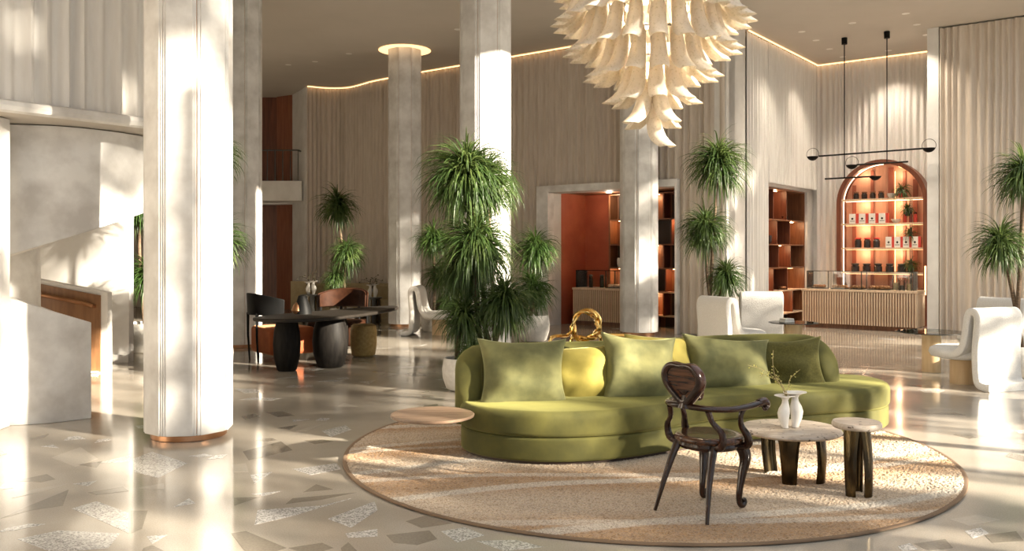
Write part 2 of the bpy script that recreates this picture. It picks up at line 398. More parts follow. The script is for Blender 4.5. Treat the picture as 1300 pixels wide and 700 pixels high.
strip([P(-9.4, -.065), P(.06, -.065)], HC-.02, .014); strip([p+Vector((.03, -.065, 0)) for p in bend], HC-.02, .014)
strip([P(.065, .98), P(.065, 5.33)], HC-.02, .014); strip([P(.05, 5.335), P(5.5, 5.335)], HC-.02, .014)

# mezzanine slab over the stair, its curtain rail
LD = (LB-LA).normalized(); LN = Vector((-LD.y, LD.x, 0))
struct(B().prism([V2(LA-LN*.1), V2(LB-LN*.1), V2(LB+LN*3.2), (-13.9, 13.5), (-13.9, 2)], 3.0, 3.12).o('ceiling', M['ceiling'], smooth=0))
struct(B().tube([LA-LN*.1+Vector((0, 0, 3.06)), LB-LN*.1+Vector((0, 0, 3.06))], .06, 8).o('trim_3', M['plaster']))

# stone frame round the opening in the back wall and the red room behind it
fr = B()
for s0, s1, z0, z1 in ((OL-.33, OL, 0, OH+.16), (OL, OR, OH, OH+.16), (OR, OR+.06, 0, OH+.16)):
    fr.prism([V2(P(s0, -.12)), V2(P(s1, -.12)), V2(P(s1, .42)), V2(P(s0, .42))], z0, z1)
struct(fr.o('trim_4', M['plaster'], smooth=0, bevel=.01))
wall('wall_red_room', V2(P(OL-.05, .4)), V2(P(OL-.05, 1.7)), 0, OH+.3, .1, 'red_wall')
wall('wall_red_room', V2(P(OL-.1, 1.55)), V2(P(OR+.6, 1.55)), 0, OH+.3, .1, 'red_wall')
wall('wall_red_room', V2(P(OR+.12, .4)), V2(P(OR+.12, 1.7)), 0, OH+.3, .1, 'walnut')
struct(B().prism([V2(P(OL-.1, .4)), V2(P(OR+.2, .4)), V2(P(OR+.2, 1.7)), V2(P(OL-.1, 1.7))], OH+.02, OH+.3).o('ceiling', M['walnut'], smooth=0))

# ------------------------------------------------------------------ columns
def column(label, x, y, top=HC, dr=RZ):
    t = thing('column', label, 'column', (x, y, 0), 0, 'octagonal plaster columns'); R = .385; ap = R*math.cos(PI/8); hw = R*math.sin(PI/8)
    B().lathe([(.33, 0), (.335, .005), (.335, .08)], 40).o('base_ring', M['copper'], t)
    core = [(.975*R*math.cos(dr+PI/8+k*PI/4), .975*R*math.sin(dr+PI/8+k*PI/4)) for k in range(8)]
    B().prism(core, .075, top).o('copper_core', M['copper'], t, smooth=0)
    pm = None
    for k in range(8):
        if pm is None:
            b = B(); b.box(ap-.02, 0, .06, .05, 2*(hw-.006), top-.06)
            b.box(ap+.008, 0, .06, .02, 2*(hw-.030), top-.06)
            pm = b.o('panel', M['plaster'], t, smooth=0, bevel=.004, seg=1); pm.rotation_euler.z = dr+k*PI/4
        else:
            c = pm.copy(); C.objects.link(c); c.rotation_euler.z = dr+k*PI/4
    return t
column('large white octagonal column nearest the camera, in front of the stair', -3.0, 8.15)
column('white octagonal column behind the tall palm at the sofa end', -.40, 13.1)
column('white octagonal column in front of the red-walled doorway', 2.62, 18.1)
col4 = column('white octagonal column with a glowing ring at its ceiling joint', -2.47, 20.2)
column('white octagonal column half hidden behind the largest column, by the dark table', -4.9, 15.8)
B().lathe([(.40, 0), (.58, 0), (.60, -.012), (.40, -.012)], 48, z=HC-.002).o('ceiling_halo', M['halo'], col4)

# ------------------------------------------------------------------ sun-side window wall (outside the frame)
wf = None
for k in range(12):
    a = WL(-6+k*2.4); 
    b = B().prism([V2(a-u1*.1-u2*.07), V2(a+u1*.1-u2*.07), V2(a+u1*.1+u2*.07), V2(a-u1*.1+u2*.07)], 0, HC)
    struct(b.o('window_1', M['steel'], smooth=0))
for z in (0,):
    a, b = WL(-6), WL(15.5)
    struct(B().prism([V2(a-u1*.06), V2(a+u1*.06), V2(b+u1*.06), V2(b-u1*.06)], z, z+.1).o('window_1', M['steel'], smooth=0))

# ------------------------------------------------------------------ terrazzo pieces set into the floor
Z8 = 1292/480
def fl(px, py):
    Y = 1893.8/(py-320); return ((px-650)/1114*Y, Y)
def z8(l): return [fl(x/Z8, 440+y/Z8) for x, y in l]
def z6(l): return [fl(490+x/2, 380+y/2) for x, y in l]
dark_polys = [z8(l) for l in (
 [(175,380),(275,345),(335,385),(255,412)], [(50,460),(160,437),(190,455),(140,465)], [(0,590),(100,545),(235,490),(215,545),(100,562)],
 [(447,562),(505,562),(485,625),(448,640)], [(790,640),(840,632),(980,690),(900,715),(840,705)], [(465,485),(560,468),(560,490)],
 [(1035,500),(1080,472),(1140,490)], [(975,540),(1000,520),(1220,500),(1100,525)], [(1165,690),(1190,670),(1220,700),(1170,712)],
 [(830,360),(960,325),(1000,355),(850,390)], [(790,405),(840,400),(850,430),(800,430)], [(800,518),(890,515),(800,545)],
 [(905,225),(965,222),(1010,237),(950,242)], [(825,240),(870,230),(890,240),(835,250)], [(1040,322),(1100,318),(1140,325),(1075,335)],
 [(1100,265),(1115,260),(1045,290),(1010,290)], [(945,280),(1020,268),(990,285)], [(490,690),(520,680),(560,700),(480,712)],
 [(985,690),(1100,672),(1140,690),(1060,715)], [(265,405),(350,392),(330,415)], [(110,490),(230,470),(130,500),(40,520)],
 [(300,500),(420,480),(440,495),(330,508)])]
dark_polys += [z6(l) for l in ([(50,565),(100,550),(170,570),(90,582)], [(0,600),(110,588),(130,610),(80,625),(20,620)], [(1340,622),(1420,610),(1440,632),(1380,640)],
 [(1430,560),(1500,548),(1560,560),(1480,575)], [(1520,600),(1600,590),(1620,615),(1540,620)])]
grain_polys = [z8(l) for l in (
 [(60,660),(200,630),(410,640),(370,690),(180,705)], [(455,385),(520,360),(640,400),(540,450),(460,430)], [(880,560),(1100,545),(1200,520),(1000,580),(870,610)],
 [(1120,590),(1280,530),(1290,560),(1200,620)], [(1180,640),(1290,625),(1290,650),(1190,655)], [(855,440),(930,430),(870,470)], [(500,650),(570,645),(520,675)],
 [(250,470),(330,460),(300,478)], [(245,555),(330,530),(440,570),(440,640),(330,590)], [(0,470),(60,470),(45,485),(0,490)], [(330,400),(450,370),(440,395)],
 [(1000,420),(1150,400),(1165,420),(1060,440)], [(860,505),(960,495),(900,512)], [(1100,290),(1180,270),(1200,285),(1130,310)])]
grain_polys += [z6(l) for l in ([(140,590),(200,580),(250,600),(180,618)], [(230,615),(330,612),(400,630),(300,640)], [(1300,628),(1330,620),(1350,636),(1310,640)], [(1470,590),(1510,580),(1530,595),(1490,608)])]
centres = [(sum(p[0] for p in q)/len(q), sum(p[1] for p in q)/len(q), .3) for q in dark_polys+grain_polys]
rnd = random.Random(11)
def clear(x, y, r):
    if (x-1.1)**2+(y-7.55)**2 < (2.5+r)**2: return False
    for cx, cy, cr_ in centres:
        if (x-cx)**2+(y-cy)**2 < (r+cr_)**2*.8: return False
    return True
tries = 0
while len(dark_polys)+len(grain_polys) < 285 and tries < 9000:
    tries += 1
    Y = rnd.uniform(4.5, 22); X = rnd.uniform(-.6, .62)*Y
    r = rnd.uniform(.10, .28)
    if X < -1.45 and Y < 9.3 and Y > 4.9 and X > -5: r = .12
    if not clear(X, Y, r*.75) or math.hypot(X+3, Y-8.15) < .6 or (X < -4.2 and Y > 8.4 and Y < 14): continue
    n = rnd.choice((3, 4, 4, 5)); a0 = rnd.uniform(0, 6.28); st = rnd.uniform(.45, .9); ro = rnd.uniform(0, PI)
    poly = []
    for k in range(n):
        a = a0+2*PI*k/n+rnd.uniform(-.35, .35); rr = r*rnd.uniform(.75, 1.15); x, y = rr*math.cos(a), rr*math.sin(a)*st
        poly.append((X+x*math.cos(ro)-y*math.sin(ro), Y+x*math.sin(ro)+y*math.cos(ro)))
    (dark_polys if rnd.random() < .58 else grain_polys).append(poly); centres.append((X, Y, r*.75))
for i, q in enumerate(dark_polys+grain_polys):
    d = i < len(dark_polys)
    m = M['grain'] if not d else (M['dark_inlay'] if i % 5 else M['mid_inlay'])
    B().prism(q, -.01, .0012).o('terrazzo_chip', m, floor, smooth=0)

# ------------------------------------------------------------------ rug
def make_rug(cx, cy, R):
    rnd = random.Random(5); step = .0125; n = int(R/step); vs = []; idx = {}; fs = []
    for j in range(-n-1, n+2):
        for i in range(-n-1, n+2):
            x, y = i*step, j*step; d = math.hypot(x, y)
            if d > R+.012: continue
            if d > R-.02: k = (R-.004)/d; x *= k; y *= k; z = .006
            else: x += rnd.uniform(-.005, .005); y += rnd.uniform(-.005, .005); z = .014+rnd.random()**1.4*.0085
            idx[i, j] = len(vs); vs.append((x, y, z))
    for (i, j), a in idx.items():
        b, c, d = idx.get((i+1, j)), idx.get((i+1, j+1)), idx.get((i, j+1))
        if None not in (b, c, d): fs.append((a, b, c, d))
    t = thing('rug', 'large round tan rug with pale wavy lines under the green sofa', 'rug', (cx, cy, 0))
    o = B(); o.v, o.f = vs, fs
    stuff(o.o('pile', M['rug'], t, smooth=0))
    B().lathe([(R-.05, .001), (R, .002), (R+.012, .008), (R+.010, .018), (R-.01, .021), (R-.05, .004)], 160).o('bound_edge', mat('rug_edge', (.20, .13, .08), .9), t)
make_rug(1.1, 7.55, 2.5)

# ------------------------------------------------------------------ green sofa
SZ = 0.018
sofa = thing('sofa', 'curved olive green velvet sofa with low back on the round rug', 'sofa', (1.6, 8.0, 0))
so = Vector((1.6, 8.0, 0))
def loc(l): return [Vector((x, y, 0))-so for x, y in l]
front = [(-.44,7.62),(-.40,7.3),(-.14,7.02),(.30,6.88),(.82,6.98),(1.32,7.28),(1.75,7.58),(2.25,7.75),(2.85,7.90),(3.38,8.12),(3.66,8.5),(3.62,8.95),(3.25,9.15)]
back = [(2.7,9.08),(2.1,8.92),(1.4,8.53),(.7,8.25),(.1,8.12),(-.30,7.93)]
outl = cr(loc(front+back), True, 6)
def inset(poly, d):
    n = len(poly); out = []
    for i in range(n):
        t = (poly[(i+1) % n]-poly[i-1]).normalized(); out.append(poly[i]+Vector((-t.y, t.x, 0))*d)
    return out
area = sum(outl[i-1].x*outl[i].y-outl[i].x*outl[i-1].y for i in range(len(outl)))
sg = 1 if area > 0 else -1
B().prism([V2(p) for p in inset(outl, .05*sg)], SZ, SZ+.035).o('plinth', M['sheet_dark'], sofa)
B().prism([V2(p) for p in inset(outl, .012*sg)], SZ+.025, .232).o('base', M['velvet'], sofa, smooth=50, bevel=.02, seg=3)
def cushion_block(poly, z0, z1, r, crown):
    b = B(); rows = []; n = len(poly)
    prof = [(.10, z0), (.02, z0), (.004, z0+.012)]+[(0, z0+.03), (0, z1-r)]
    for k in range(1, 7):
        a = k/6*PI/2; prof.append((r*(1-math.cos(a)), z1-r+r*math.sin(a)))
    prof += [(r+.12, z1+crown*.5), (r+.25, z1+crown)]
    for d, z in prof: rows.append([(p.x, p.y, z) for p in inset(poly, d*sg)])
    b.grid(rows, cv=True); m = len(b.v)-n
    b.f.append(tuple(range(m, m+n))); b.f.append(tuple(range(n-1, -1, -1)))
    if sg < 0: b.f = [f[::-1] for f in b.f]
    return b
cushion_block(outl, .238, .44, .06, .012).o('seat', M['velvet'], sofa, smooth=50)
# backrest: a thick rounded band that dips at both ends
bp = cr(loc([(-.36,7.40),(-.36,7.66),(-.14,7.90),(.35,8.02),(.95,8.17),(1.55,8.42),(2.1,8.70),(2.6,8.82),(2.95,8.72),(3.10,8.42)]), False, 8)
def back_band():
    b = B(); rows = []; n = len(bp); L = [0]
    for a, c in zip(bp, bp[1:]): L.append(L[-1]+(c-a).length)
    for i, p in enumerate(bp):
        t = (bp[min(i+1, n-1)]-bp[max(i-1, 0)]).normalized(); q = Vector((-t.y, t.x, 0))
        e = min(L[i], L[-1]-L[i]); k = min(1, e/.38)
        top = .40+(.875-.40)*math.sqrt(max(0, 1-(1-k)**2))*.96+.02*k
        if i in (0, n-1): top = .44
        hw = .115*(math.sqrt(max(0, 1-(1-min(1, e/.11))**2))*.9+.1); z0 = .24; row = []
        r = min(.10, hw)
        prof = [(-hw, z0), (-hw, (z0+top)/2)]
        for m in range(9):
            a = PI*m/8; prof.append((-(hw-r)*1*math.cos(a)/1-r*math.cos(a), max(z0+.02, top-r)+r*math.sin(a)))
        prof += [(hw, (z0+top)/2), (hw, z0)]
        rows.append([(p+q*x).to_tuple()[:2]+(z,) for x, z in prof])
    b.grid(rows); m = len(rows[0]); b.f.append(tuple(range(m-1, -1, -1))); b.f.append(tuple(len(b.v)-m+j for j in range(m)))
    return b
back_band().o('backrest', M['velvet'], sofa, smooth=60)
# cantilevered wooden side tray at the near-left end
tc_ = Vector((-.64, 7.06, 0))-so
tr = B().lathe([(.02, .365), (.30, .365), (.335, .378), (.338, .392), (.33, .398), (.02, .398)], 56, tc_.x, tc_.y)
tray = tr.o('side_tray', mat('tray_walnut', (.19, .125, .085), .35, col2=(.29, .20, .14), scale=7, detail=6, stretch=(.5, 3, 1), coat=.2), sofa)
tray['label'] = 'round wooden side tray fixed to the sofa end'
B().tube([tc_+Vector((.12, .16, .36)), tc_+Vector((.28, .33, .355)), tc_+Vector((.42, .40, .34))], .018, 8).o('tray_bracket', M['black'], sofa)

def pillow(label, x, y, z, w, h, th, m, yaw, tilt, roll=0, wr=.034, seed=1, conc=.15):
    rnd = random.Random(seed); n = 26; b = B()
    ph = [rnd.uniform(0, 6.28) for _ in range(8)]
    for sgn in (1, -1):
        rows = []
        for i in range(n+1):
            v = -1+2*i/n; row = []
            for j in range(n+1):
                u = -1+2*j/n
                X = w/2*u*(1-conc*(1-v*v)*abs(u)**1.5); Z = h/2*v*(1-conc*(1-u*u)*abs(v)**1.5)
                f = max(0, (1-u*u)*(1-v*v))**.52
                wk = wr*(math.sin(3.1*u+2.3*v+ph[0])*math.sin(4.7*v-1.9*u+ph[1])+.6*math.sin(7*(u*.8+v*.6)+ph[2])*(1-abs(v))**.5*abs(u))
                # creases that run in from the lower corners
                for cu, cv, kk in ((1, -1, 3), (-1, -1, 4)):
                    du, dv = u-cu, v-cv; rr_ = math.hypot(du, dv)
                    if rr_ < 1.0: wk -= .045*math.exp(-rr_*2.2)*(.5+.5*math.sin(9*math.atan2(dv, du)+ph[kk]))
                row.append((X, -sgn*(th/2*f+wk*f), Z))
            rows.append(row)
        if sgn < 0: rows = [r[::-1] for r in rows]
        b.grid(rows)
    o = b.o('pillow', m, smooth=80)
    o.location = (x, y, z); o.rotation_euler = (Matrix.Rotation(yaw, 3, 'Z') @ Matrix.Rotation(tilt, 3, 'X') @ Matrix.Rotation(roll, 3, 'Y')).to_euler()
    bm = o.data
    import bmesh
    q = bmesh.new(); q.from_mesh(bm); bmesh.ops.remove_doubles(q, verts=q.verts, dist=.0008); q.to_mesh(bm); q.free()
    bm.shade_smooth()
    return tag(o, label, 'pillow', 'pillows along the green sofa back')
def put_pillow(label, px, py, Y, wpx, hpx, th, m, yaw, tilt, roll=0, seed=1, **k):
    p = W(px, py, Y); s = Y/1114
    return pillow(label, p.x, p.y, p.z, wpx*s/max(.5, math.cos(yaw)), hpx*s/math.cos(tilt)*1.0, th, M[m], yaw, tilt, roll, seed=seed, **k)
put_pillow('large sage velvet pillow at the end of the sofa by the wooden tray', 664, 475, 7.47, 116, 88, .30, 'sage', .12, -.38, .02, seed=1)
put_pillow('plump mustard velvet pillow between the two front sage pillows', 743, 478, 7.72, 84, 72, .32, 'mustard', .20, -.30, -.05, seed=2, conc=.02)
put_pillow('sage velvet pillow with folded corner behind the heart-shaped chair back', 812, 470, 7.72, 100, 88, .29, 'sage', .22, -.36, .10, seed=3)
put_pillow('mustard pillow mostly hidden behind the middle sage pillow', 836, 466, 8.08, 88, 76, .26, 'mustard', .35, -.28, .10, seed=4, conc=.05)
put_pillow('sage velvet pillow leaning behind the carved chair arm, beside the dark olive one', 926, 464, 8.27, 122, 72, .28, 'sage', .35, -.36, .10, seed=5)
put_pillow('dark olive woven pillow at the far end of the sofa', 1002, 463, 8.47, 90, 66, .24, 'darkolive', -.05, -.30, -.06, seed=6)

# ------------------------------------------------------------------ carved armchair
def carved_chair():
    t = thing('carved_armchair', 'dark carved wooden armchair with heart-shaped back on the rug', 'chair', (1.29, 5.75, .02), math.atan2(-.75, .66))
    rw = M['rosewood']
    b = B(); st = [(.0, .445), (.19, .445), (.215, .452), (.225, .468), (.222, .484), (.205, .494), (.17, .492), (.0, .486)]
    rows = [[(r*math.cos(2*PI*j/40)*1.02, r*math.sin(2*PI*j/40), z) for j in range(40)] for r, z in st]
    b.grid(rows, cv=True); b.o('seat', M['seatwood'], t, smooth=50)
    B().lathe([(.0, .40), (.16, .40), (.195, .41), (.205, .43), (.20, .45), (0, .45)], 40).o('seat_rail', rw, t)
    for sx in (-1, 1):
        B().tube(cr([(sx*.135, -.13, .45), (sx*.15, -.17, .38), (sx*.175, -.24, .20), (sx*.205, -.30, 0)], k=5), [.030, .027, .022, .017, .012], 10).o('leg', rw, t)
        b = B(); b.tube(cr([(sx*.125, .10, .45), (sx*.150, .150, .40), (sx*.162, .172, .33), (sx*.152, .150, .22), (sx*.146, .128, .10), (sx*.148, .130, .04), (sx*.15, .155, .022), (sx*.151, .180, .036), (sx*.151, .176, .056), (sx*.151, .158, .056)], k=4),
               [.030, .040, .040, .030, .022, .019, .018, .020, .017, .014, .008], 12)
        b.o('leg', rw, t)
        # arm support: an S that starts at the seat rail and swells out to the arm
        B().tube(cr([(sx*.17, .06, .42), (sx*.235, .09, .44), (sx*.248, .07, .50), (sx*.225, .035, .57), (sx*.232, .02, .64), (sx*.245, .035, .69)], k=5), [.022, .027, .026, .019, .016, .022], 10).o('arm_support', rw, t)
        B().tube(cr([(sx*.14, -.14, .43), (sx*.205, -.145, .46), (sx*.215, -.16, .54), (sx*.165, -.19, .61), (sx*.15, -.215, .68)], k=5), [.022, .026, .021, .017, .02], 10).o('back_support', rw, t)
        # scroll at the end of the arm
        B().tube(cr([(sx*.262, .17, .702), (sx*.262, .235, .706), (sx*.262, .262, .685), (sx*.262, .25, .662), (sx*.262, .232, .668)], k=4), [.026, .030, .026, .021, .014], 10).o('arm_scroll', rw, t)
    arm = cr([(-.262, .18, .703), (-.258, .05, .694), (-.235, -.10, .69), (-.15, -.215, .695), (0, -.255, .70), (.15, -.215, .695), (.235, -.10, .69), (.258, .05, .694), (.262, .18, .703)], k=6)
    b = B(); b.tube(arm, .027, 12, flat=.72, up=(0, 0, 1)); b.o('arm_rail', rw, t)
    # heart: outline in the x-z plane, leaning back a little
    heart = []
    for k in range(48):
        a = 2*PI*k/48
        x = .148*math.copysign(abs(math.sin(a))**1.15, math.sin(a))*(1+.08*math.cos(a))
        z = .128*math.cos(a)-.030*math.exp(-(a if a < PI else 2*PI-a)**2*5)-.045*math.exp(-((a-PI)/.5)**2)
        heart.append((x, z))
    tilt = -.16; zc = .868; yc = -.268
    def hp(x, z, d): return (x, yc+d+z*tilt, zc+z)
    def slab(scale, d0, d1, r):
        b = B(); rows = []
        for d, s in ((d0, scale*.90), (d0-(d0-d1)*.12, scale*.97), (d0-(d0-d1)*.3, scale), (d1+(d0-d1)*.3, scale), (d1+(d0-d1)*.12, scale*.97), (d1, scale*.90)):
            rows.append([hp(x*s, z*s, d) for x, z in heart])
        b.grid(rows, cv=True); n = len(heart); b.f.append(tuple(range(n))); b.f.append(tuple(range(len(b.v)-1, len(b.v)-n-1, -1))); return b
    def ring(scale, inner, d0, d1):
        b = B(); prof = [(inner, d1*.5+d0*.5), (inner+.03, d1), ((inner+scale)/2, d1-.006 if d1 < d0 else d1+.006), (scale-.04, d1), (scale, d1*.7+d0*.3), (scale, d0)]
        rows = [[hp(x*s, z*s, d) for x, z in heart] for s, d in prof]
        b.grid(rows, cv=True); return b
    slab(.96, .018, -.018, 0).o('heart_panel', M['seatwood'], t, smooth=50)
    ring(1.06, .74, 0, -.034).o('heart_frame', rw, t, smooth=60)
    ring(1.06, .74, 0, .034).o('heart_frame', rw, t, smooth=60)
    B().tube(cr([(0, -.262, .69), (0, -.262, .72), hp(0, -.10, 0), hp(0, -.06, 0)], k=4), [.052, .034, .032, .06], 12, flat=.6, up=(0, 1, 0)).o('back_splat', rw, t)
    return t
carved_chair()

# ------------------------------------------------------------------ stone tables on the rug
def stone_table(label, x, y, r, h, th, legs, sq=1.0):
    t = thing('stone_table', label, 'table', (x, y, .02)); b = B(); n = 64; rows = []
    for rr, z in ((r*.6, h-th), (r*.94, h-th), (r*.985, h-th*.8), (r, h-th*.5), (r*.985, h-th*.2), (r*.95, h), (r*.5, h)):
        rows.append([(rr*math.cos(2*PI*j/n)*(1+.012*math.sin(3*2*PI*j/n)), rr*sq*math.sin(2*PI*j/n)*(1+.012*math.cos(2*2*PI*j/n)), z) for j in range(n)])
    b.grid(rows, cv=True); b.f.append(tuple(range(n-1, -1, -1))); b.f.append(tuple(len(b.v)-n+j for j in range(n)))
    b.o('tabletop', M['travertine'], t, smooth=50)
    for a, rt, rb, wt, wb, d in legs:
        b = B(); ca, sa = math.cos(a), math.sin(a); rows = []
        for k in range(7):
            f = k/6; rad = rt+(rb-rt)*f+.012*math.sin(PI*f); w = wt+(wb-wt)*(f**.6); z = (h-th)*(1-f)
            sec = []
            for q in range(10):      # shallow U-shaped section, open towards the middle
                g = q/9; ang = -1.15+2.3*g; sec.append((math.cos(ang)*d*1.0-d, math.sin(ang)*w/1.8))
            for q in range(9, -1, -1):
                g = q/9; ang = -1.15+2.3*g; sec.append((math.cos(ang)*d*1.0-d-.014, math.sin(ang)*(w/1.8-.010)))
            rows.append([((rad+u)*ca-v*sa, (rad+u)*sa+v*ca, z) for u, v in sec])
        b.grid(rows, cv=True); m = len(rows[0]); b.f.append(tuple(range(m-1, -1, -1))); b.f.append(tuple(len(b.v)-m+j for j in range(m)))
        b.o('leg', M['bronze'], t, smooth=40)
    return t
stone_table('wide round travertine coffee table on black bronze legs, holding the white vase', 2.07, 6.52, .37, .375, .035,
            [(math.radians(-110), .26, .22, .16, .10, .05), (math.radians(-38), .25, .25, .16, .12, .05), (math.radians(118), .26, .23, .15, .13, .05)], .98)
stone_table('small high round travertine side table on black bronze legs at the rug edge', 2.39, 6.08, .165, .505, .042,
            [(math.radians(-140), .095, .105, .12, .075, .035), (math.radians(-50), .085, .105, .12, .085, .035), (math.radians(70), .09, .10, .11, .08, .035)])

def vase(label, x, y, z, s=1.0, rz=0):
    t = thing('vase', label, 'vase', (x, y, z), rz)
    for sx, sc in ((-1, .93), (1, 1.0)):
        prof = [(.026, 0), (.030, .004), (.030, .02), (.044, .075), (.052, .125), (.046, .165), (.030, .205), (.025, .232), (.034, .252), (.068, .266), (.092, .272), (.092, .277), (.064, .273), (.030, .262), (.020, .235), (.020, .15)]
        n = 32; b = B()
        rows = [[(sx*.046*s*(1+.35*math.sin(min(1, h/.2)*PI))+r*s*sc*math.cos(2*PI*j/n)*(1.0 if r < .06 else 1.05), r*s*sc*(.9 if r < .06 else .8)*math.sin(2*PI*j/n), h*s*sc) for j in range(n)] for r, h in prof]
        b.grid(rows, cv=True); b.f.append(tuple(range(n-1, -1, -1)))
        b.o('lobe', M['ceramic'], t, smooth=70)
    return t
vase('white two-lobed ceramic vase with flared rims on the coffee table', 2.06, 6.50, .397, .95, .35)
def twig(label, x, y, z, stems, rb=.0028, bud=.006, m='twig', seed=3, nb=9):
    rnd = random.Random(seed)
    t = thing('twig', label, 'branch', (x, y, z))
    if 'twig' not in M:
        M['twig'] = mat('pale_twig', (.42, .33, .15), .7); M['bud'] = mat('yellow_bud', (.52, .47, .13), .6)
        M['twig_dark'] = mat('dark_twig', (.05, .035, .02), .7); M['bud_dark'] = mat('dark_bud', (.07, .06, .03), .6)
    for pts in stems:
        c = cr(pts, k=5); b = B(); b.tube(c, [rb, rb*.8, rb*.45], 6)
        o = b.o('stem', M[m], t); q = B()
        for k in range(nb):
            i = int(len(c)*(.5+.5*k/nb)); i = min(i, len(c)-1); p = c[i]+Vector((rnd.gauss(0, bud*2.4), rnd.gauss(0, bud*2.0), rnd.gauss(0, bud*2.2)))
            q.ball(p.x, p.y, p.z, bud*rnd.uniform(.6, 1.1), 6); q.tube([c[i], p], rb*.35, 4)
        stuff(q.o('buds', M['bud' if m == 'twig' else 'bud_dark'], o))
twig('thin budding branches standing in the white two-lobed vase', 2.06-.03, 6.5-.012, .50,
     [[(0, 0, 0), (-.01, 0, .14), (-.06, .02, .24), (-.16, .03, .32), (-.28, .02, .36)], [(0, 0, 0), (-.005, .01, .15), (-.05, .02, .26), (-.11, .02, .30), (-.20, .0, .275)],
      [(0, 0, 0), (0, 0, .15), (-.07, .02, .26), (-.095, .02, .36), (-.093, .02, .47)], [(0, 0, 0), (.0, .0, .16), (.015, .0, .20), (.03, .01, .26), (.10, .0, .33)],
      [(0, 0, 0), (-.008, 0, .14), (-.04, .03, .22), (-.07, .03, .25), (-.13, .03, .27)]], nb=8)

# ------------------------------------------------------------------ chandelier
def chandelier(x, y):
    t = thing('chandelier', 'large tiered chandelier of cream speckled glass petals above the sofa', 'chandelier', (x, y, 0))
    # petal: closed tube at the top, opening on its inner side and flaring into an outward scoop
    nv, nu = 10, 13; rows = []; rin = []
    for i in range(nv+1):
        v = i/nv; cx = .15*v**2.4; cz = -.46*v+.03*v**4; r = .050+.040*v**.8; a = PI*(.97-.47*v**1.5)
        sl = .46+0*v; dx, dz = .52*v**1.6, -1.0
        row = []; row2 = []
        for j in range(nu):
            u = -1+2*j/(nu-1); f = u*a
            ca, sa = math.cos(f), math.sin(f)
            tipx = .045*max(0, v-.72)/.28*(ca**2 if ca > 0 else 0); tipz = .03*max(0, v-.6)/.4*(1-abs(u))
            # local frame leans with the outward curve
            ln = math.atan2(dx, 1.0)
            for rr, lst in ((r, row), (r-.007, row2)):
                ox = rr*ca; lst.append((cx+ox*math.cos(ln)+tipx, rr*sa*(1.0 if v < .8 else 1-.22*((v-.8)/.2)**2), cz+ox*math.sin(ln)*.55-tipz*0+.02*abs(u)*v))
        rows.append(row); rin.append(row2)
    b = B(); b.grid(rows); b.grid([r[::-1] for r in rin])
    n0 = len(rows)*nu
    b.f += [(nv*nu+j, nv*nu+j+1, n0+nv*nu+(nu-2-j), n0+nv*nu+(nu-1-j)) for j in range(nu-1)]
    first = b.o('petal', M['petal'], t, smooth=80)
    first_used = [False]
    tiers = [(1, .00, 2.59+.46, .3), (4, .085, 2.80+.46, .6), (8, .19, 3.00+.46, 0), (14, .37, 3.22+.46, .2), (19, .55, 3.45+.46, 0), (23, .66, 3.71+.46, .1), (23, .63, 3.96+.46, 0), (20, .53, 4.2+.46, .05)]
    for n, r, z, a0 in tiers:
        for k in range(n):
            a = a0+2*PI*k/n
            if n == 1: a = -.9
            if not first_used[0]: o = first; first_used[0] = True
            else: o = first.copy(); C.objects.link(o)
            o.location = (r*math.cos(a), r*math.sin(a), z); o.rotation_euler = (0, 0, a)
        if n > 1:
            B().tube([(r*math.cos(2*PI*k/48), r*math.sin(2*PI*k/48), z+.0) for k in range(48)], .008, 6, closed=True).o('hanging_ring', M['steel'], t)
    B().tube([(0, 0, 3.2), (0, 0, HC)], .02, 10).o('rod', M['steel'], t)
    B().lathe([(.16, 0), (.16, .05)], 32, z=HC-.05).o('ceiling_plate', M['steel'], t)
    for z, r, n in ((3.35, .07, 3), (3.6, .2, 5), (3.85, .36, 8), (4.1, .42, 8)):
        for k in range(n):
            a = 2*PI*k/n; B().ball(r*math.cos(a), r*math.sin(a), z, .032, 10).o('bulb', M['bulb'], t)
        l = bpy.data.lights.new('bulb_light', 'POINT'); l.energy = 12+4*n; l.color = (1, .78, .5); l.shadow_soft_size = .06
        lo = bpy.data.objects.new('bulb_light', l); C.objects.link(lo); lo.parent = t; lo.location = (0, 0, z)
    return t
chandelier(1.28, 8.0)

# ------------------------------------------------------------------ curved stair under the mezzanine
def ribbon_wall(name, pts, zb, zt, th, m):
    """wall that follows a plan curve, with its own bottom and top height at each point"""
    c = cr([(x, y, a) for (x, y), a in zip(pts, zb)], k=6); d = cr([(x, y, a) for (x, y), a in zip(pts, zt)], k=6)
    n = len(c); o2 = []
    for i in range(n):
        t = Vector((c[min(i+1, n-1)].x-c[max(i-1, 0)].x, c[min(i+1, n-1)].y-c[max(i-1, 0)].y)).normalized(); o2.append(Vector((-t.y, t.x))*th)
    rows = [[(p.x, p.y, p.z), (p.x, p.y, q.z), (p.x+v.x, p.y+v.y, q.z), (p.x+v.x, p.y+v.y, p.z)] for p, q, v in zip(c, d, o2)]
    b = B(); b.grid(rows, cv=True); b.f.append((3, 2, 1, 0)); m_ = len(b.v)-4; b.f.append((m_, m_+1, m_+2, m_+3))
    return b.o(name, m, bevel=.006, seg=1)
stair = thing('curved_staircase', 'white plaster curved staircase with solid balustrades under the mezzanine', 'staircase', (0, 0, 0))
def under(o, p): o.parent = p; return o
under(ribbon_wall('upper_balustrade', [(-5.9, 8.9), (-5.11, 8.86), (-4.52, 9.08), (-4.12, 9.75), (-3.97, 10.7)], [1.45, 1.66, 1.87, 2.12, 2.36], [2.99]*5, .16, M['plaster']), stair)
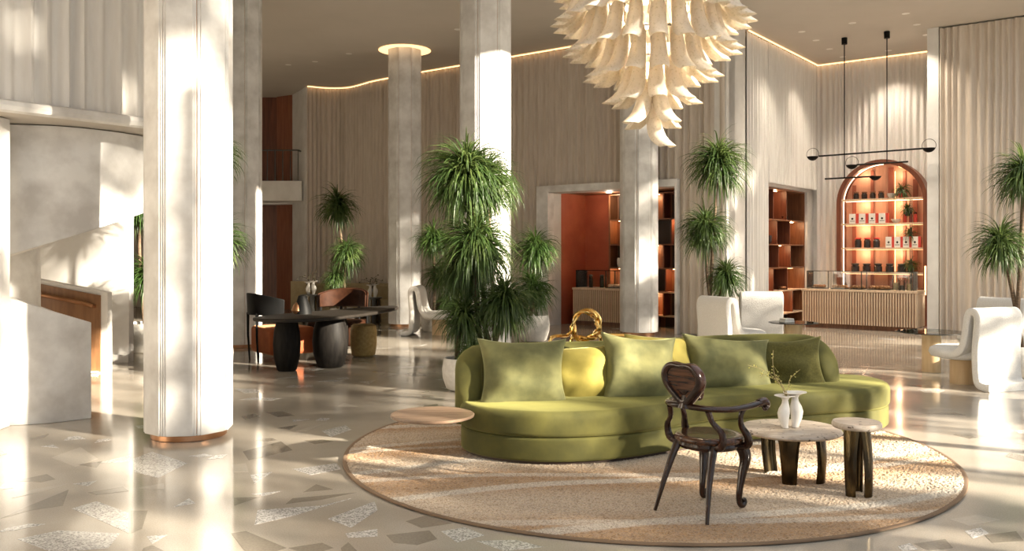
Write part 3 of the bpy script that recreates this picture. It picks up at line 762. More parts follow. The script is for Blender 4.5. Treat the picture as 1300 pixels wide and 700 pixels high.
under(ribbon_wall('lower_balustrade', [(-5.5, 8.52), (-4.94, 8.57), (-4.58, 8.70), (-4.29, 8.95)], [0]*4, [1.38, 1.25, 1.12, .98], .16, M['plaster']), stair)
B().box(-5.20, 8.47, 0, .62, .16, 2.99).o('pier', M['wallwhite'], stair, bevel=.006)
B().lathe([(.42, 0), (.42, 2.99)], 40, -6.49, 11.2).o('core_drum', M['plaster'], stair)
b = B(); ya = 12.3
for x0, x1, z0, z1 in ((-7.6, -5.67, 1.50, 1.13),):
    b.add([(x0, ya, 0), (x1, ya, 0), (x1, ya, z1), (x0, ya, z0), (x0, ya+.14, 0), (x1, ya+.14, 0), (x1, ya+.14, z1), (x0, ya+.14, z0)],
          [(0, 1, 2, 3), (5, 4, 7, 6), (1, 5, 6, 2), (3, 2, 6, 7), (4, 0, 3, 7)])
b.o('inner_balustrade', M['wallwhite'], stair, smooth=0)
b = B(); x0, x1 = -7.6, -5.76
b.add([(x0, ya-.03, .02), (x1, ya-.03, .02), (x1, ya-.03, 1.09), (x0, ya-.03, 1.44), (x0, ya, .02), (x1, ya, .02), (x1, ya, 1.09), (x0, ya, 1.44)],
      [(0, 1, 2, 3), (1, 5, 6, 2), (3, 2, 6, 7), (4, 0, 3, 7)])
o = b.o('wood_lining', mat('warm_oak_lining', (.20, .095, .042), .45, col2=(.27, .135, .06), scale=8, detail=5, stretch=(3, 3, .3)), stair, smooth=0); o['label'] = 'warm brown wood lining'
B().tube([(-7.6, ya-.11, 1.32), (-5.93, ya-.11, .98), (-5.84, ya-.11, .95), (-5.84, ya-.03, .94)], .028, 10).o('handrail', M['copper'], stair)
for x in (-6.9, -6.2): B().tube([(x, ya-.11, .98+(-5.93-x)*.2), (x, ya-.02, .95+(-5.93-x)*.2)], .012, 6).o('rail_bracket', M['copper'], stair)
B().box(-6.4, ya-.06, .012, 1.25, .03, .02).o('step_light', M['led'], stair, smooth=0)
for k in range(6):
    B().box(-5.55-.28*k, 10.4+.02*k, 0, .28, 1.6, .16*(k+1)).o('step', M['mid_inlay'], stair, smooth=0)
struct(B().box(-6.65, 13.6, 0, 1.5, .16, 2.99).o('wall_stair', M['wallwhite'], smooth=0))
struct(B().box(-6.65, 13.5, 0, 1.52, .06, .12).o('baseboard_stair', M['wallwhite'], smooth=0))

# ------------------------------------------------------------------ far corner: balcony and mahogany doorways
struct(B().prism([(-6.52, 26.0), (-5.74, 24.62), (-5.70, 25.2), (-6.3, 26.3)], 0, HC).o('wall_corner', M['wallwhite'], smooth=0))
struct(B().prism([(-9.4, 25.9), (-6.5, 25.9), (-6.5, 26.1), (-9.4, 26.1)], 3.1, 3.35).o('trim_5', M['wallwhite'], smooth=0))
for z0, z1 in ((0, 3.1), (3.35, HC)):
    struct(B().prism([(-9.4, 26.4), (-7.05, 26.4), (-7.05, 26.6), (-9.4, 26.6)], z0, z1).o('door_1', M['redwood'], smooth=0))
    struct(B().prism([(-7.05, 26.3), (-6.4, 25.9), (-6.3, 26.2), (-7.05, 26.55)], z0, z1).o('door_2', mat('mahogany_jamb', (.20, .065, .03), .4, col2=(.30, .105, .05), scale=7, detail=6, stretch=(3, 3, .2)), smooth=0))
bal = thing('balcony', 'small white balcony with dark metal railing high in the far corner', 'balcony', (-7.6, 24.9, 3.15))
B().box(0, .5, 0, 3.3, 1.2, .56).o('slab', M['wallwhite'], bal, smooth=0)
B().box(0, .0, 1.42, 3.1, .05, .035).o('top_rail', M['steel'], bal, smooth=0)
B().box(1.53, .5, 1.42, .05, 1.0, .035).o('top_rail', M['steel'], bal, smooth=0)
for k in range(15): B().box(-1.53+k*.2186, 0, .56, .022, .022, .87).o('baluster', M['steel'], bal, smooth=0)
curtain('beige pleated curtain at the far end behind the stair planter', [(-14, 26.9), (-9.6, 26.9)], 0.01, HC-.03, seed=12)

# ------------------------------------------------------------------ palms
def leaf_head(b, c, r, n, seed, droop=1.0, w=.020, up=.35):
    rnd = random.Random(seed); c = Vector(c)
    for k in range(n):
        az = rnd.uniform(0, 2*PI); e = math.asin(rnd.uniform(-.96, 1.0)); e = e*.95+up*.4
        L = r*rnd.uniform(1.05, 1.55)*(1.0 if e < .6 else .88); h = Vector((math.cos(az), math.sin(az), 0)); side = Vector((-h.y, h.x, 0))
        p = c+Vector((0, 0, rnd.uniform(-.45, .15)*r)); ang = e; rows = []; ns = 6; dr = droop*rnd.uniform(1.3, 2.5)*(1.0 if e > -.3 else .6)
        tw = rnd.uniform(-.5, .5)
        for s in range(ns+1):
            f = s/ns; ww = w*r/.5*(.55+1.5*f if f < .3 else 1.0*(1-f)**.75*1.25)
            d = h*math.cos(ang)+Vector((0, 0, 1))*math.sin(ang); nn = side.cross(d)
            sd = (side*math.cos(tw)+nn*math.sin(tw))*ww
            rows.append([p-sd, p+nn*(-ww*.35), p+sd])
            p = p+d*(L/ns); ang -= dr/ns*(.5+1.2*f)
            if ang < -1.5: ang = -1.5
        b.grid(rows)
def palm(label, base, pot, heads, m='leaf', n=260, seed=1, trunks=True, w=.015, group='potted palms'):
    """base: point on the floor; pot: (top radius, height) or None; heads: (world centre, radius)"""
    bx, by = base.x, base.y; t = thing('potted_palm', label, 'plant', (bx, by, 0), 0, group); o = Vector((bx, by, 0))
    R, H = pot
    B().lathe([(R*.62, 0), (R*.80, .03), (R*.97, H*.4), (R*1.0, H*.65), (R*.93, H-.02), (R*.90, H), (R*.84, H-.01), (R*.84, H-.08), (0, H-.07)], 40).o('pot', M['potstone'], t, smooth=50)
    B().lathe([(R*.84, H-.06), (R*.5, H-.035), (0, H-.02)], 24).o('soil', M['soil'], t)
    rnd = random.Random(seed)
    for i, (c, r) in enumerate(heads):
        c = Vector(c)-o; a = 2*PI*i/len(heads)+seed; st = Vector((R*.3*math.cos(a), R*.3*math.sin(a), H-.06))
        if trunks and c.z-r*.2 > H+.05:
            mid = st.lerp(c, .5)+Vector((rnd.uniform(-.05, .05), rnd.uniform(-.05, .05), 0))
            B().tube(cr([st, mid, c+Vector((0, 0, .05*r))], k=8), [.034, .028, .026], 9).o('trunk', M['bark'], t)
        b = B(); leaf_head(b, c, r, n, seed*17+i, w=w)
        stuff(b.o('leaf_crown', M[m], t, smooth=0))
    return t
def H(px, py, Y, rpx): return (W(px, py, Y), rpx/1114*Y)
def F0(px, Y): p = W(px, 320, Y); p.z = 0; return p
palm('tall many-headed palm behind the near end of the green sofa', F0(622, 11.0), (.28, .42), [H(592, 214, 11.0, 54), H(604, 302, 10.9, 50), H(642, 378, 10.7, 40), H(616, 226, 11.3, 44), H(590, 345, 11.1, 36)], n=760, seed=2, w=.015)
palm('low palm in a round white pot just left of the green sofa', F0(588, 10.8), (.26, .40), [H(590, 398, 10.8, 36), H(598, 440, 10.7, 26)], n=480, seed=3, m='leaf')
palm('drooping palm in a large white pot by the red-walled doorway', F0(678, 16.7), (.30, .50), [H(680, 312, 16.7, 30), H(676, 362, 16.6, 30)], n=520, seed=4, m='leaf_dark')
palm('dark palm in the shade behind the ceiling-lit column', F0(550, 18.8), (.28, .45), [H(550, 300, 18.8, 26), H(560, 348, 18.8, 24), H(572, 380, 18.8, 22)], n=380, seed=5, m='leaf_dark')
palm('three-headed palm in front of the curved corner curtain', F0(434, 19.5), (.28, .45), [H(428, 258, 19.5, 28), H(440, 318, 19.5, 25), H(426, 350, 19.5, 17)], n=420, seed=6)
palm('palm mostly hidden behind the largest column, beside the dark table', F0(270, 12.2), (.28, .45), [H(272, 190, 12.2, 36), H(278, 300, 12.2, 37)], n=420, seed=7)
palm('palm in a white pot between the stair and the largest column', F0(186, 14.9), (.36, .50), [H(186, 345, 14.9, 30), H(176, 262, 14.9, 30)], n=400, seed=8, m='leaf_dark')
palm('tall three-headed palm behind the pair of cream armchairs', F0(905, 15.6), (.28, .42), [H(912, 200, 15.6, 40), H(895, 285, 15.6, 34), H(922, 348, 15.6, 27)], n=520, seed=9)
palm('tall palm behind the sunlit armchair by the wide curtain', F0(1293, 12.0), (.30, .42), [H(1300, 216, 12.0, 38), H(1270, 304, 12.0, 36)], n=520, seed=10)

# ------------------------------------------------------------------ dark oval table group
tb = thing('dark_oval_table', 'long dark wooden table with barrel legs beyond the largest column', 'table', (-2.8, 13.2, 0)); tbo = Vector((-2.8, 13.2, 0))
top = [Vector((x, y, 0))-tbo for x, y in ((-3.62, 12.25), (-3.25, 11.95), (-2.7, 12.1), (-2.25, 12.9), (-1.92, 14.2), (-1.95, 14.85), (-2.3, 14.8), (-2.85, 13.9), (-3.45, 12.9))]
B().prism([V2(p) for p in cr(top, True, 6)], .735, .785).o('tabletop', M['tabletop_black'], tb, smooth=50, bevel=.02, seg=3)
for x, y, k in ((-3.22, 12.55, .195), (-2.68, 12.95, .265), (-2.78, 13.75, .22)):
    q = Vector((x, y, 0))-tbo
    B().lathe([(k*.62, 0), (k*.72, .02), (k*.93, .2), (k*1.0, .38), (k*.93, .56), (k*.74, .735)], 36, q.x, q.y).o('leg', M['blackwood'], tb)
gs = thing('gold_stool', 'golden woven barrel stool tucked under the far end of the dark table', 'stool', (-2.42, 14.3, 0))
B().lathe([(.15, 0), (.19, .03), (.215, .2), (.215, .42), (.20, .5), (.17, .52), (0, .525)], 36).o('upholstered_body', M['gold_weave'], gs)
lp = thing('black_vessel', 'black leaning vessel with copper inner face on the dark table', 'vessel', (-3.08, 12.95, .785))
b = B(); rows = []
for k in range(9):
    f = k/8; rows.append([((.125-.075*f)*math.cos(2*PI*j/24)-.02*f, (.125-.075*f)*math.sin(2*PI*j/24), .27*f**.85+.10*f*(1-f)) for j in range(24)])
b.grid(rows, cv=True); b.f.append(tuple(range(23, -1, -1))); b.f.append(tuple(8*24+j for j in range(24))); b.o('body', M['black'], lp)
B().lathe([(.0, 0), (.06, .01), (.085, .05), (.06, .13), (.02, .17)], 20, -.08, -.04, 0).o('copper_face', M['copper'], lp)

def barrel_chair(name, label, x, y, rz, seatm, shellm='black'):
    """dark curved back band on thin legs, upholstered block seat; opens towards local +y"""
    t = thing(name, label, 'chair', (x, y, 0), rz)
    for nm, r0, r1, z0, z1, m in (('back_shell', .50, .47, .72, 1.06, M[shellm]), ('back_lining', .468, .43, .73, 1.05, M['leather'])):
        rows = []
        for k in range(29):
            a = PI*(-.08)-PI*(k/28)*.84; c, s = math.cos(a), math.sin(a); dz = .10*(abs(k-14)/14)**2
            rows.append([(r1*c, r1*s, z0), (r0*c*.97, r0*s*.97, z0), (r0*c, r0*s, z1-dz), (r1*c, r1*s, z1-dz)])
        b = B(); b.grid(rows, cv=True); b.f.append((3, 2, 1, 0)); m_ = len(b.v)-4; b.f.append((m_, m_+1, m_+2, m_+3)); b.o(nm, m, t, bevel=.012)
    for a in (-.12, -.38, -.62, -.88):
        B().tube([(.475*math.cos(PI*a), .475*math.sin(PI*a), .75), (.475*math.cos(PI*a), .475*math.sin(PI*a), .4), (.45*math.cos(PI*a), .45*math.sin(PI*a), 0)], [.024, .018, .014], 8).o('leg', M['black'], t)
    B().box(0, .06, .10, .84, .74, .42).o('seat_block', M[seatm], t, bevel=.06, seg=4)
    return t
barrel_chair('barrel_chair', 'black barrel chair with burnt orange velvet seat at the near side of the dark table', -3.70, 13.95, -.9, 'orange')
barrel_chair('barrel_chair', 'black barrel chair glimpsed beside the edge of the largest column', -4.62, 13.0, -1.2, 'orange')
barrel_chair('barrel_chair', 'brown leather barrel chair behind the middle of the dark table', -3.0, 15.25, 2.9, 'leather', 'leather')

# far lounge corner
fs = thing('curved_lounge_sofa', 'beige curved sofa in front of the far corner curtain', 'sofa', (-4.1, 22.0, 0))
def arc_block(r0, r1, a0, a1, z0, z1, n=24):
    b = B(); rows = []
    for k in range(n+1):
        a = a0+(a1-a0)*k/n; c, s = math.cos(a), math.sin(a); rows.append([(r0*c, r0*s, z0), (r1*c, r1*s, z0), (r1*c, r1*s, z1), (r0*c, r0*s, z1)])
    b.grid(rows, cv=True); b.f.append((0, 1, 2, 3)); m_ = len(b.v)-4; b.f.append((m_+3, m_+2, m_+1, m_)); return b
arc_block(.55, 1.35, .1*PI, .95*PI, .05, .44).o('seat', M['beige_sofa'], fs, bevel=.05, seg=3)
arc_block(1.2, 1.45, .1*PI, .95*PI, .3, .88).o('backrest', M['beige_sofa'], fs, bevel=.08, seg=3)
def drum_table(label, x, y, r, h):
    t = thing('drum_table', label, 'table', (x, y, 0)); B().lathe([(r*.75, 0), (r*.75, h-.03)], 24).o('drum', M['steel'], t); B().lathe([(r, h-.03), (r, h)], 32).o('tabletop', M['steel'], t)
    for k in range(8): B().box(r*.78*math.cos(k*PI/4), r*.78*math.sin(k*PI/4), .02, .03, .03, h-.06, k*PI/4).o('rib', M['bronze'], t, smooth=0)
drum_table('dark ribbed drum table in front of the beige curved sofa', -3.32, 20.9, .24, .62)
drum_table('dark ribbed drum table behind the black barrel chair', -4.72, 20.6, .25, .70)
vase('small shaded two-lobed vase with dark twigs on the drum table by the beige sofa', -3.32, 20.9, .62, 1.15)
vase('small shaded two-lobed vase on the drum table near the stone corner', -4.72, 20.6, .70, 1.15)
for x, y, z, l in ((-3.32, 20.9, .76, 'dark twigs in the vase before the beige curved sofa'), (-4.72, 20.6, .84, 'dark twigs in the vase near the stone corner')):
    twig(l, x, y, z, [[(0, 0, 0), (-.02, 0, .15), (-.12, 0, .25), (-.28, 0, .28)], [(0, 0, 0), (.02, 0, .18), (.10, 0, .28), (.22, 0, .24)], [(0, 0, 0), (0, 0, .2), (.03, 0, .30), (.08, 0, .36)]], rb=.007, bud=.018, m='twig_dark', nb=5)

# ------------------------------------------------------------------ ribbon armchairs and glass tables
def ribbon_chair():
    t = thing('ribbon_armchair', '-', 'chair', (0, 0, 0), 0)
    path = cr([(-.52, .05), (-.43, .05), (-.345, .085), (-.315, .2), (-.305, .5), (-.335, .84), (-.305, .945), (-.235, .955), (-.185, .88), (-.15, .66), (-.10, .50), (.0, .42), (.16, .40)], k=7)
    w, th = .37, .048; rows = []; n = len(path)
    for i, p in enumerate(path):
        tg = (path[min(i+1, n-1)]-path[max(i-1, 0)]).normalized(); nr = Vector((-tg.y, tg.x)); row = []
        for j in range(28):
            a = 2*PI*j/28; c, s = math.cos(a), math.sin(a)
            x = (w-th)*max(-1, min(1, c*3.0)) + th*(c if abs(c) > .34 else 0)*1.0
            e = th*math.copysign(min(1, abs(s)*1.35), s)
            row.append((x, p.x+nr.x*e, p.y+nr.y*e))
        rows.append(row)
    b = B(); b.grid(rows, cv=True); b.f.append(tuple(range(27, -1, -1))); b.f.append(tuple(len(b.v)-28+j for j in range(28)))
    b.o('back_ribbon', M['boucle'], t, smooth=70)
    b = B(); prof = [(0, .33), (.30, .33), (.37, .35), (.40, .40), (.385, .45), (.33, .48), (0, .49)]
    b.lathe(prof, 36, 0, .20); b.o('seat', M['boucle'], t, smooth=70)
    B().lathe([(.15, 0), (.15, .335)], 32, 0, .20).o('pedestal', M['honey_oak'], t)
    return t
rc = ribbon_chair()
spots = [('white boucle ribbon armchair with its back in full sun, largest of the ribbon chairs', 5.90, 11.17, math.atan2(.35, .94)),
         ('cream boucle ribbon armchair behind the sofa, turned sideways to the glass table', 3.42, 13.75, math.atan2(-.9, .44)),
         ('cream boucle ribbon armchair seen from behind in front of the shelf alcove', 4.38, 15.6, math.atan2(-.1, .99)),
         ('cream boucle ribbon armchair seen from its side at the ceiling-lit column', -1.69, 18.0, -1.66),
         ('ribbon armchair of which only the top shows behind the sunlit armchair', 7.2, 13.1, math.atan2(.8, -.5))]
for i, (l, x, y, r) in enumerate(spots):
    if i == 0: rc.location = (x, y, 0); rc.rotation_euler.z = r; rc['label'] = l; rc['group'] = 'ribbon armchairs'
    else: dup(rc, (x, y, 0), r, l, 'ribbon armchairs')
def glass_table(label, x, y, r, h, pr):
    t = thing('glass_table', label, 'table', (x, y, 0)); B().lathe([(r-.004, h-.014), (r, h-.01), (r, h-.004), (r-.004, h)], 56).o('glass_top', M['table_glass'], t)
    B().lathe([(pr, 0), (pr, h-.014)], 32).o('pedestal', M['honey_oak'], t)
    B().tube([(r*math.cos(2*PI*k/56), r*math.sin(2*PI*k/56), h-.007) for k in range(56)], .006, 6, closed=True).o('rim', M['steel'], t)
glass_table('round glass table on an oak drum beside the sunlit armchair', 5.95, 12.45, .47, .57, .125)
glass_table('round glass table on a pale drum between the two cream armchairs', 4.52, 14.1, .38, .57, .14)
bk = thing('folded_cloth', 'small white folded cloth on the glass table between cream armchairs', 'cloth', (4.40, 14.05, .571), .4)
for k in range(3): B().box(0, 0, k*.022, .20-.01*k, .14, .021).o('fold', M['ceramic'], bk, bevel=.008)

# ------------------------------------------------------------------ brass chair behind the sofa
bc = thing('brass_chair', 'gold tubular chair with knotted ring back behind the green sofa', 'chair', (.84, 10.0, 0), .15)
for ph, rr, k in ((0, .150, 3), (2.1, .158, 3), (4.2, .166, 2)):
    B().tube([(rr*math.cos(2*PI*i/64)*(1+.13*math.cos(k*2*PI*i/64+ph)), .035*math.sin(k*2*PI*i/64+ph), .86+rr*math.sin(2*PI*i/64)*(1+.13*math.cos(k*2*PI*i/64+ph))) for i in range(64)], .019, 8, closed=True).o('knot_ring', M['brass'], bc)
for sx in (-1, 1):
    B().tube(cr([(sx*.13, 0, .76), (sx*.17, -.02, .70), (sx*.20, 0, .5), (sx*.21, .02, 0)], k=5), .022, 8).o('leg', M['brass'], bc)
    B().tube(cr([(sx*.16, 0, .80), (sx*.22, .0, .75), (sx*.32, -.12, .76), (sx*.44, -.26, .76), (sx*.47, -.30, .70), (sx*.42, -.28, .45), (sx*.40, -.28, 0)], k=5), .021, 8).o('arm', M['brass'], bc)
B().tube(cr([(.12, .0, .76), (.15, -.03, .83), (.13, 0, .90), (.16, .02, .95)], k=4), [.04, .03, .035, .02], 10).o('knot_end', M['brass'], bc)
B().lathe([(0, .42), (.22, .42), (.235, .44), (.22, .46), (0, .465)], 32, 0, -.12).o('seat', M['mustard'], bc)

# ------------------------------------------------------------------ coffee bar
def bar(label, s0, s1, t0, dep, h):
    t = thing('coffee_bar', label, 'counter', P(s0, t0), RZ); L = s1-s0
    B().box(L/2, dep/2, .10, L-.04, dep-.04, h-.15).o('carcass', M['walnut'], t, smooth=0)
    B().box(L/2, dep/2+.03, 0, L-.1, dep-.12, .10).o('plinth', M['walnut'], t, smooth=0)
    B().box(L/2, dep/2, h-.05, L+.02, dep+.03, .05).o('countertop', M['oak'], t, smooth=0, bevel=.006)
    n = int(L/.0545); pit = L/n; first = None
    for k in range(n):
        if first is None: first = B().box(0, 0, .10, .036, .03, h-.155).o('slat', M['oak'], t, smooth=0, bevel=.008); o = first
        else: o = first.copy(); C.objects.link(o)
        o.location = ((k+.5)*pit, .006, 0)
    for k in range(int(dep/pit)):
        o = first.copy(); C.objects.link(o); o.location = (L-.004, (k+.5)*pit, 0); o.rotation_euler.z = PI/2
    return t
bar('long fluted oak coffee bar in front of the arched shelves', .41, 2.84, 3.2, .70, .87)
bar('fluted oak counter inside the red-walled doorway', -4.05, -2.2, .55, .6, .87)
def showcase(label, s0, s1, t0, dep, z, h, posts, m='steel'):
    t = thing('glass_showcase', label, 'showcase', P(s0, t0, z), RZ); L = s1-s0
    B().box(L/2, 0, .0, L, .006, h).o('front_pane', M['glass'], t, smooth=0)
    B().box(L/2, dep/2, h, L, dep, .006).o('top_pane', M['glass'], t, smooth=0)
    for x in (0, L): B().box(x, dep/2, 0, .006, dep, h).o('side_pane', M['glass'], t, smooth=0)
    for x in posts:
        for y in (.01, dep-.01): B().box(x*L, y, 0, .018, .018, h).o('post', M[m], t, smooth=0)
    for y in (.0, dep): B().box(L/2, y, h*.98, L, .012, .012).o('edge_bar', M[m], t, smooth=0)
showcase('clear glass showcase along the long coffee bar', .50, 2.74, 3.28, .42, .872, .40, (0, .21, .53, .985))
showcase('glass showcase on the counter in the red-walled doorway', -4.0, -2.4, .62, .42, .872, .40, (0, .02, .5, .98), 'black')
rnd = random.Random(21); ORD = ('first', 'second', 'third', 'fourth', 'fifth', 'sixth')
def tray_(label, s, t, z, w, d, n, m, glab):
    o = thing('slate_tray', label, 'tray', P(s, t, z), RZ); B().box(0, 0, 0, w, d, .015).o('slab', M['tray'], o, smooth=0)
    for i in range(n[0]):
        for j in range(n[1]):
            x = (i-(n[0]-1)/2)*w*.88/n[0]; y = (j-(n[1]-1)/2)*d*.85/n[1]
            q = B(); q.ball(0, 0, 0, .04, 8, 1.0); q.v = [(a*1.0, b_*1.1, c_+.038) for a, b_, c_ in q.v]
            pp = P(s, t, z+.014)+u1*x+u2*y
            ob = q.o('pastry', m, loc=pp, rz=rnd.uniform(-1, 1)); tag(ob, '%s, %s in its %s row' % (glab[0], ORD[i], ORD[j]), 'pastry', glab[1])
for k, (s, w, n, nm) in enumerate(((.72, .30, (3, 3), 'pastries on the tray at the bar end nearest the alcove'), (1.18, .34, (4, 3), 'pastries on the second bar tray'), (1.56, .30, (4, 3), 'pastries on the third bar tray'), (2.02, .46, (6, 4), 'pastries on the widest bar tray'))):
    tray_(['dark slate tray at the bar end nearest the shelf alcove', 'second dark tray from the alcove end of the bar', 'third dark tray from the alcove end of the bar', 'widest dark tray, beside the glass jars on the bar'][k], s, 3.46, .872, w, .26, n, M['pastry'],
          (['brown pastry on the bar tray nearest the alcove', 'brown pastry on the second bar tray', 'brown pastry on the third bar tray', 'brown pastry on the widest bar tray'][k], nm))
tray_('dark tray of pale rolls in the doorway showcase', -3.0, .82, .872, .5, .26, (5, 3), mat('pale_roll', (.62, .42, .30), .6), ('pale roll in the doorway showcase', 'pale rolls in the doorway showcase'))
def jar(label, s, t, z, r, h, m, lid=None, name='jar', fill=None, rz=0, group=None):
    o = thing(name, label, 'jar', P(s, t, z), RZ, group); B().lathe([(r*.9, 0), (r, .01), (r, h*.8), (r*.8, h*.9), (r*.8, h)], 16).o('body', m, o)
    if lid: B().lathe([(r*.95, h), (r*.95, h+.03), (r*.3, h+.04), (0, h+.042)], 16).o('lid', lid, o)
    if fill: B().lathe([(r*.85, .01), (r*.85, h*.55), (0, h*.56)], 12).o('filling', fill, o)
jar('tall clear jar of pale biscuits by the bar end', 2.36, 3.42, .872, .06, .30, M['glass'], M['glass'], fill=mat('biscuits', (.6, .45, .25), .7, col2=(.75, .6, .4), scale=30))
jar('short clear jar with dark filling among the bar jars', 2.50, 3.38, .872, .065, .20, M['glass'], M['glass'], fill=mat('beans', (.08, .04, .02), .6))
jar('clear jar of golden sweets nearest the bar corner', 2.64, 3.42, .872, .06, .26, M['glass'], M['glass'], fill=mat('sweets', (.65, .42, .15), .5, col2=(.8, .65, .4), scale=30))
for k in range(2): jar('dark stemmed vessel in the doorway showcase' if k else 'tall dark pot in the doorway showcase nearest the red wall', -3.72+.3*k, .82, .872, .05, .26, M['jar_dark'], M['steel'])

# arched shelves
AT0, AT1, AS, AR, AZ = 4.92, 5.36, 1.665, 1.015, 2.85
ar = thing('arched_shelf', 'tall arched walnut display shelf behind the coffee bar', 'shelf', P(AS, AT0), RZ)
def arch_pts(r, dz=0): return [(-r, dz)]+[(-r*math.cos(PI*k/28), AZ+r*math.sin(PI*k/28)) for k in range(29)]+[(r, dz)]
def arch_frame(r0, r1, y0, y1):
    a, c = arch_pts(r1), arch_pts(r0); rows = [[(p[0], y0, p[1]), (q[0], y0, q[1]), (q[0], y1, q[1]), (p[0], y1, p[1])] for p, q in zip(a, c)]
    b = B(); b.grid(rows, cv=True); b.f.append((3, 2, 1, 0)); m_ = len(b.v)-4; b.f.append((m_, m_+1, m_+2, m_+3)); return b
D = AT1-AT0
arch_frame(AR-.10, AR, 0, D).o('arch_frame', M['redwood'], ar, smooth=40)
for side in (0,):
    pts = arch_pts(AR-.106, .1); half = [p for p in pts if p[0] < .05]
    B().tube([(p[0]+.006, D*.45, p[1]) for p in half], .009, 6).o('light_strip', M['led'], ar, smooth=50)
    half = [p for p in pts if p[0] > .30]
    B().tube([(p[0]-.006, D*.9, p[1]) for p in half], .008, 6).o('light_strip', M['cove'], ar)
B().box(AR-.05, -.006, .72, .035, .012, .66).o('light_strip', M['cove'], ar, smooth=0)
b = B(); pp = arch_pts(AR-.10); b.v = [(x, D-.01, z) for x, z in pp]; b.f = [tuple(range(len(pp)-1, -1, -1))]; b.o('back_panel', M['pink_panel'], ar, smooth=0)
for x, w in ((-.72, .09), (-.30, .07), (.12, .12), (.42, .06), (.66, .10)):
    hgt = AZ+math.sqrt(max(.01, (AR-.16)**2-x*x)); B().box(x, D-.03, .1, w, .03, hgt-.1).o('batten', mat('red_batten', (.33, .10, .06), .5), ar, smooth=0)
B().box(.22, D-.05, .1, .015, .01, 3.5).o('light_strip', M['cove'], ar, smooth=0)
for z in (2.955, 2.375, 1.80, 1.22):
    B().box(0, D*.45, z-.035, 2*(AR-.10)+.0, D*.8, .035).o('shelf', M['oak'], ar, smooth=0)
    B().box(0, D*.62, z-.052, 2*(AR-.14), .02, .008).o('light_strip', M['led'] if z > 2.5 else M['cove'], ar, smooth=0)
for x in (.62, .66): B().box(x, D*.2, .1, .018, .018, 2.85).o('upright', M['steel'], ar, smooth=0)
B().box(0, D*.45, 0, 2*(AR-.10), D*.8, .86).o('lower_cabinet', M['walnut'], ar, smooth=0)
for z in (3.35, 2.66, 2.08, 1.5):
    for x in (-.45, .35):
        l = bpy.data.lights.new('shelf_glow', 'POINT'); l.energy = 4; l.color = (1, .66, .38); l.shadow_soft_size = .05
        lo = bpy.data.objects.new('shelf_glow', l); C.objects.link(lo); lo.parent = ar; lo.location = (x, D*.55, z+.16)
def aitem(x, y, z): return P(AS+x, AT0+y, z)
for k in range(4):
    jar(ORD[k]+' small dark lidded jar from the lit jamb on the top arch shelf', AS-.60+.19*k, AT0+.15, 2.957, .065, .14, M['jar_dark'], M['walnut'], group='dark jars on the top arch shelf')
def packet(label, x, z, w, h, group):
    t = thing('coffee_packet', label, 'packet', aitem(x, .10, z), RZ, group); B().box(0, 0, 0, w, .10, h).o('pack', M['white_box'], t, smooth=0)
    o = B().box(w/2+.028, 0, 0, .056, .10, h).o('side_panel', M['red_box'], t, smooth=0); o['label'] = 'red side panel'
    e = B(); e.v = [(0, -.053, h*.62), (-w*.2, -.053, h*.50), (-w*.08, -.053, h*.38), (w*.08, -.053, h*.38), (w*.2, -.053, h*.50), (0, -.049, h*.62)]; e.f = [(0, 1, 2, 3, 4)]; e.o('emblem', M['jar_dark'], t, smooth=0)
    B().box(0, -.051, h*.22, w*.72, .002, h*.05).o('printed_band', M['jar_dark'], t, smooth=0)
for k in range(4): packet(ORD[k]+' white and red coffee packet from the lit jamb, second arch shelf', -.66+.225*k, 2.377, .15, .23, 'coffee packets on the second arch shelf')
for k in range(4): packet(ORD[k]+' white and red coffee box after the jars on the third arch shelf', .16+.19*k, 1.802, .135, .25, 'coffee boxes on the third arch shelf')
for k in range(3): jar(ORD[k]+' dark jar with red lid from the lit jamb on the third arch shelf', AS-.55+.21*k, AT0+.14, 1.802, .075, .20, M['jar_dark'], M['red_box'], group='dark jars on the third arch shelf')
bw = tag(B().lathe([(.04, 0), (.09, .04), (.11, .09), (.10, .09), (.03, .015)], 20).o('bowl', M['ceramic'], loc=aitem(.30, .14, 2.377)), 'small grey bowl beside the packets on the second arch shelf', 'bowl')
bw = tag(B().lathe([(.04, 0), (.08, .04), (.10, .11), (.09, .11), (.03, .015)], 20).o('bowl', M['ceramic'], loc=aitem(.20, .14, 2.957)), 'pale bowl under the fern on the top arch shelf', 'bowl')
for k in range(3): jar(ORD[k]+' slim reddish bottle beside the bowl on the second arch shelf', AS+.50+.11*k, AT0+.16, 2.377, .035, .20, M['red_box'], M['jar_dark'], 'bottle', group='reddish bottles on the second arch shelf')
for k in range(5): jar(ORD[k]+' dark storage tin from the lit jamb on the lowest arch shelf', AS-.62+.26*k, AT0+.16, 1.222, .09, .17, M['jar_dark'], M['steel'], 'tin', group='dark tins on the lowest arch shelf')
for l, x, z, r in (('bushy fern in a red pot on the top arch shelf', .42, 2.957, .22), ('fern hanging below the top arch shelf', .55, 2.53, .18), ('small fern at the end of the third arch shelf', .60, 1.94, .20), ('dark fern on the lowest arch shelf', .62, 1.222, .20)):
    t = thing('shelf_fern', l, 'plant', aitem(x, .14, z)); B().lathe([(.05, 0), (.075, .10), (.07, .10), (0, .09)], 16).o('pot', M['red_box'] if z > 2.9 else M['jar_dark'], t)
    b = B(); leaf_head(b, (0, 0, .2), r, 110, int(z*100), w=.03); stuff(b.o('leaf_crown', M['leaf_dark'], t, smooth=0))

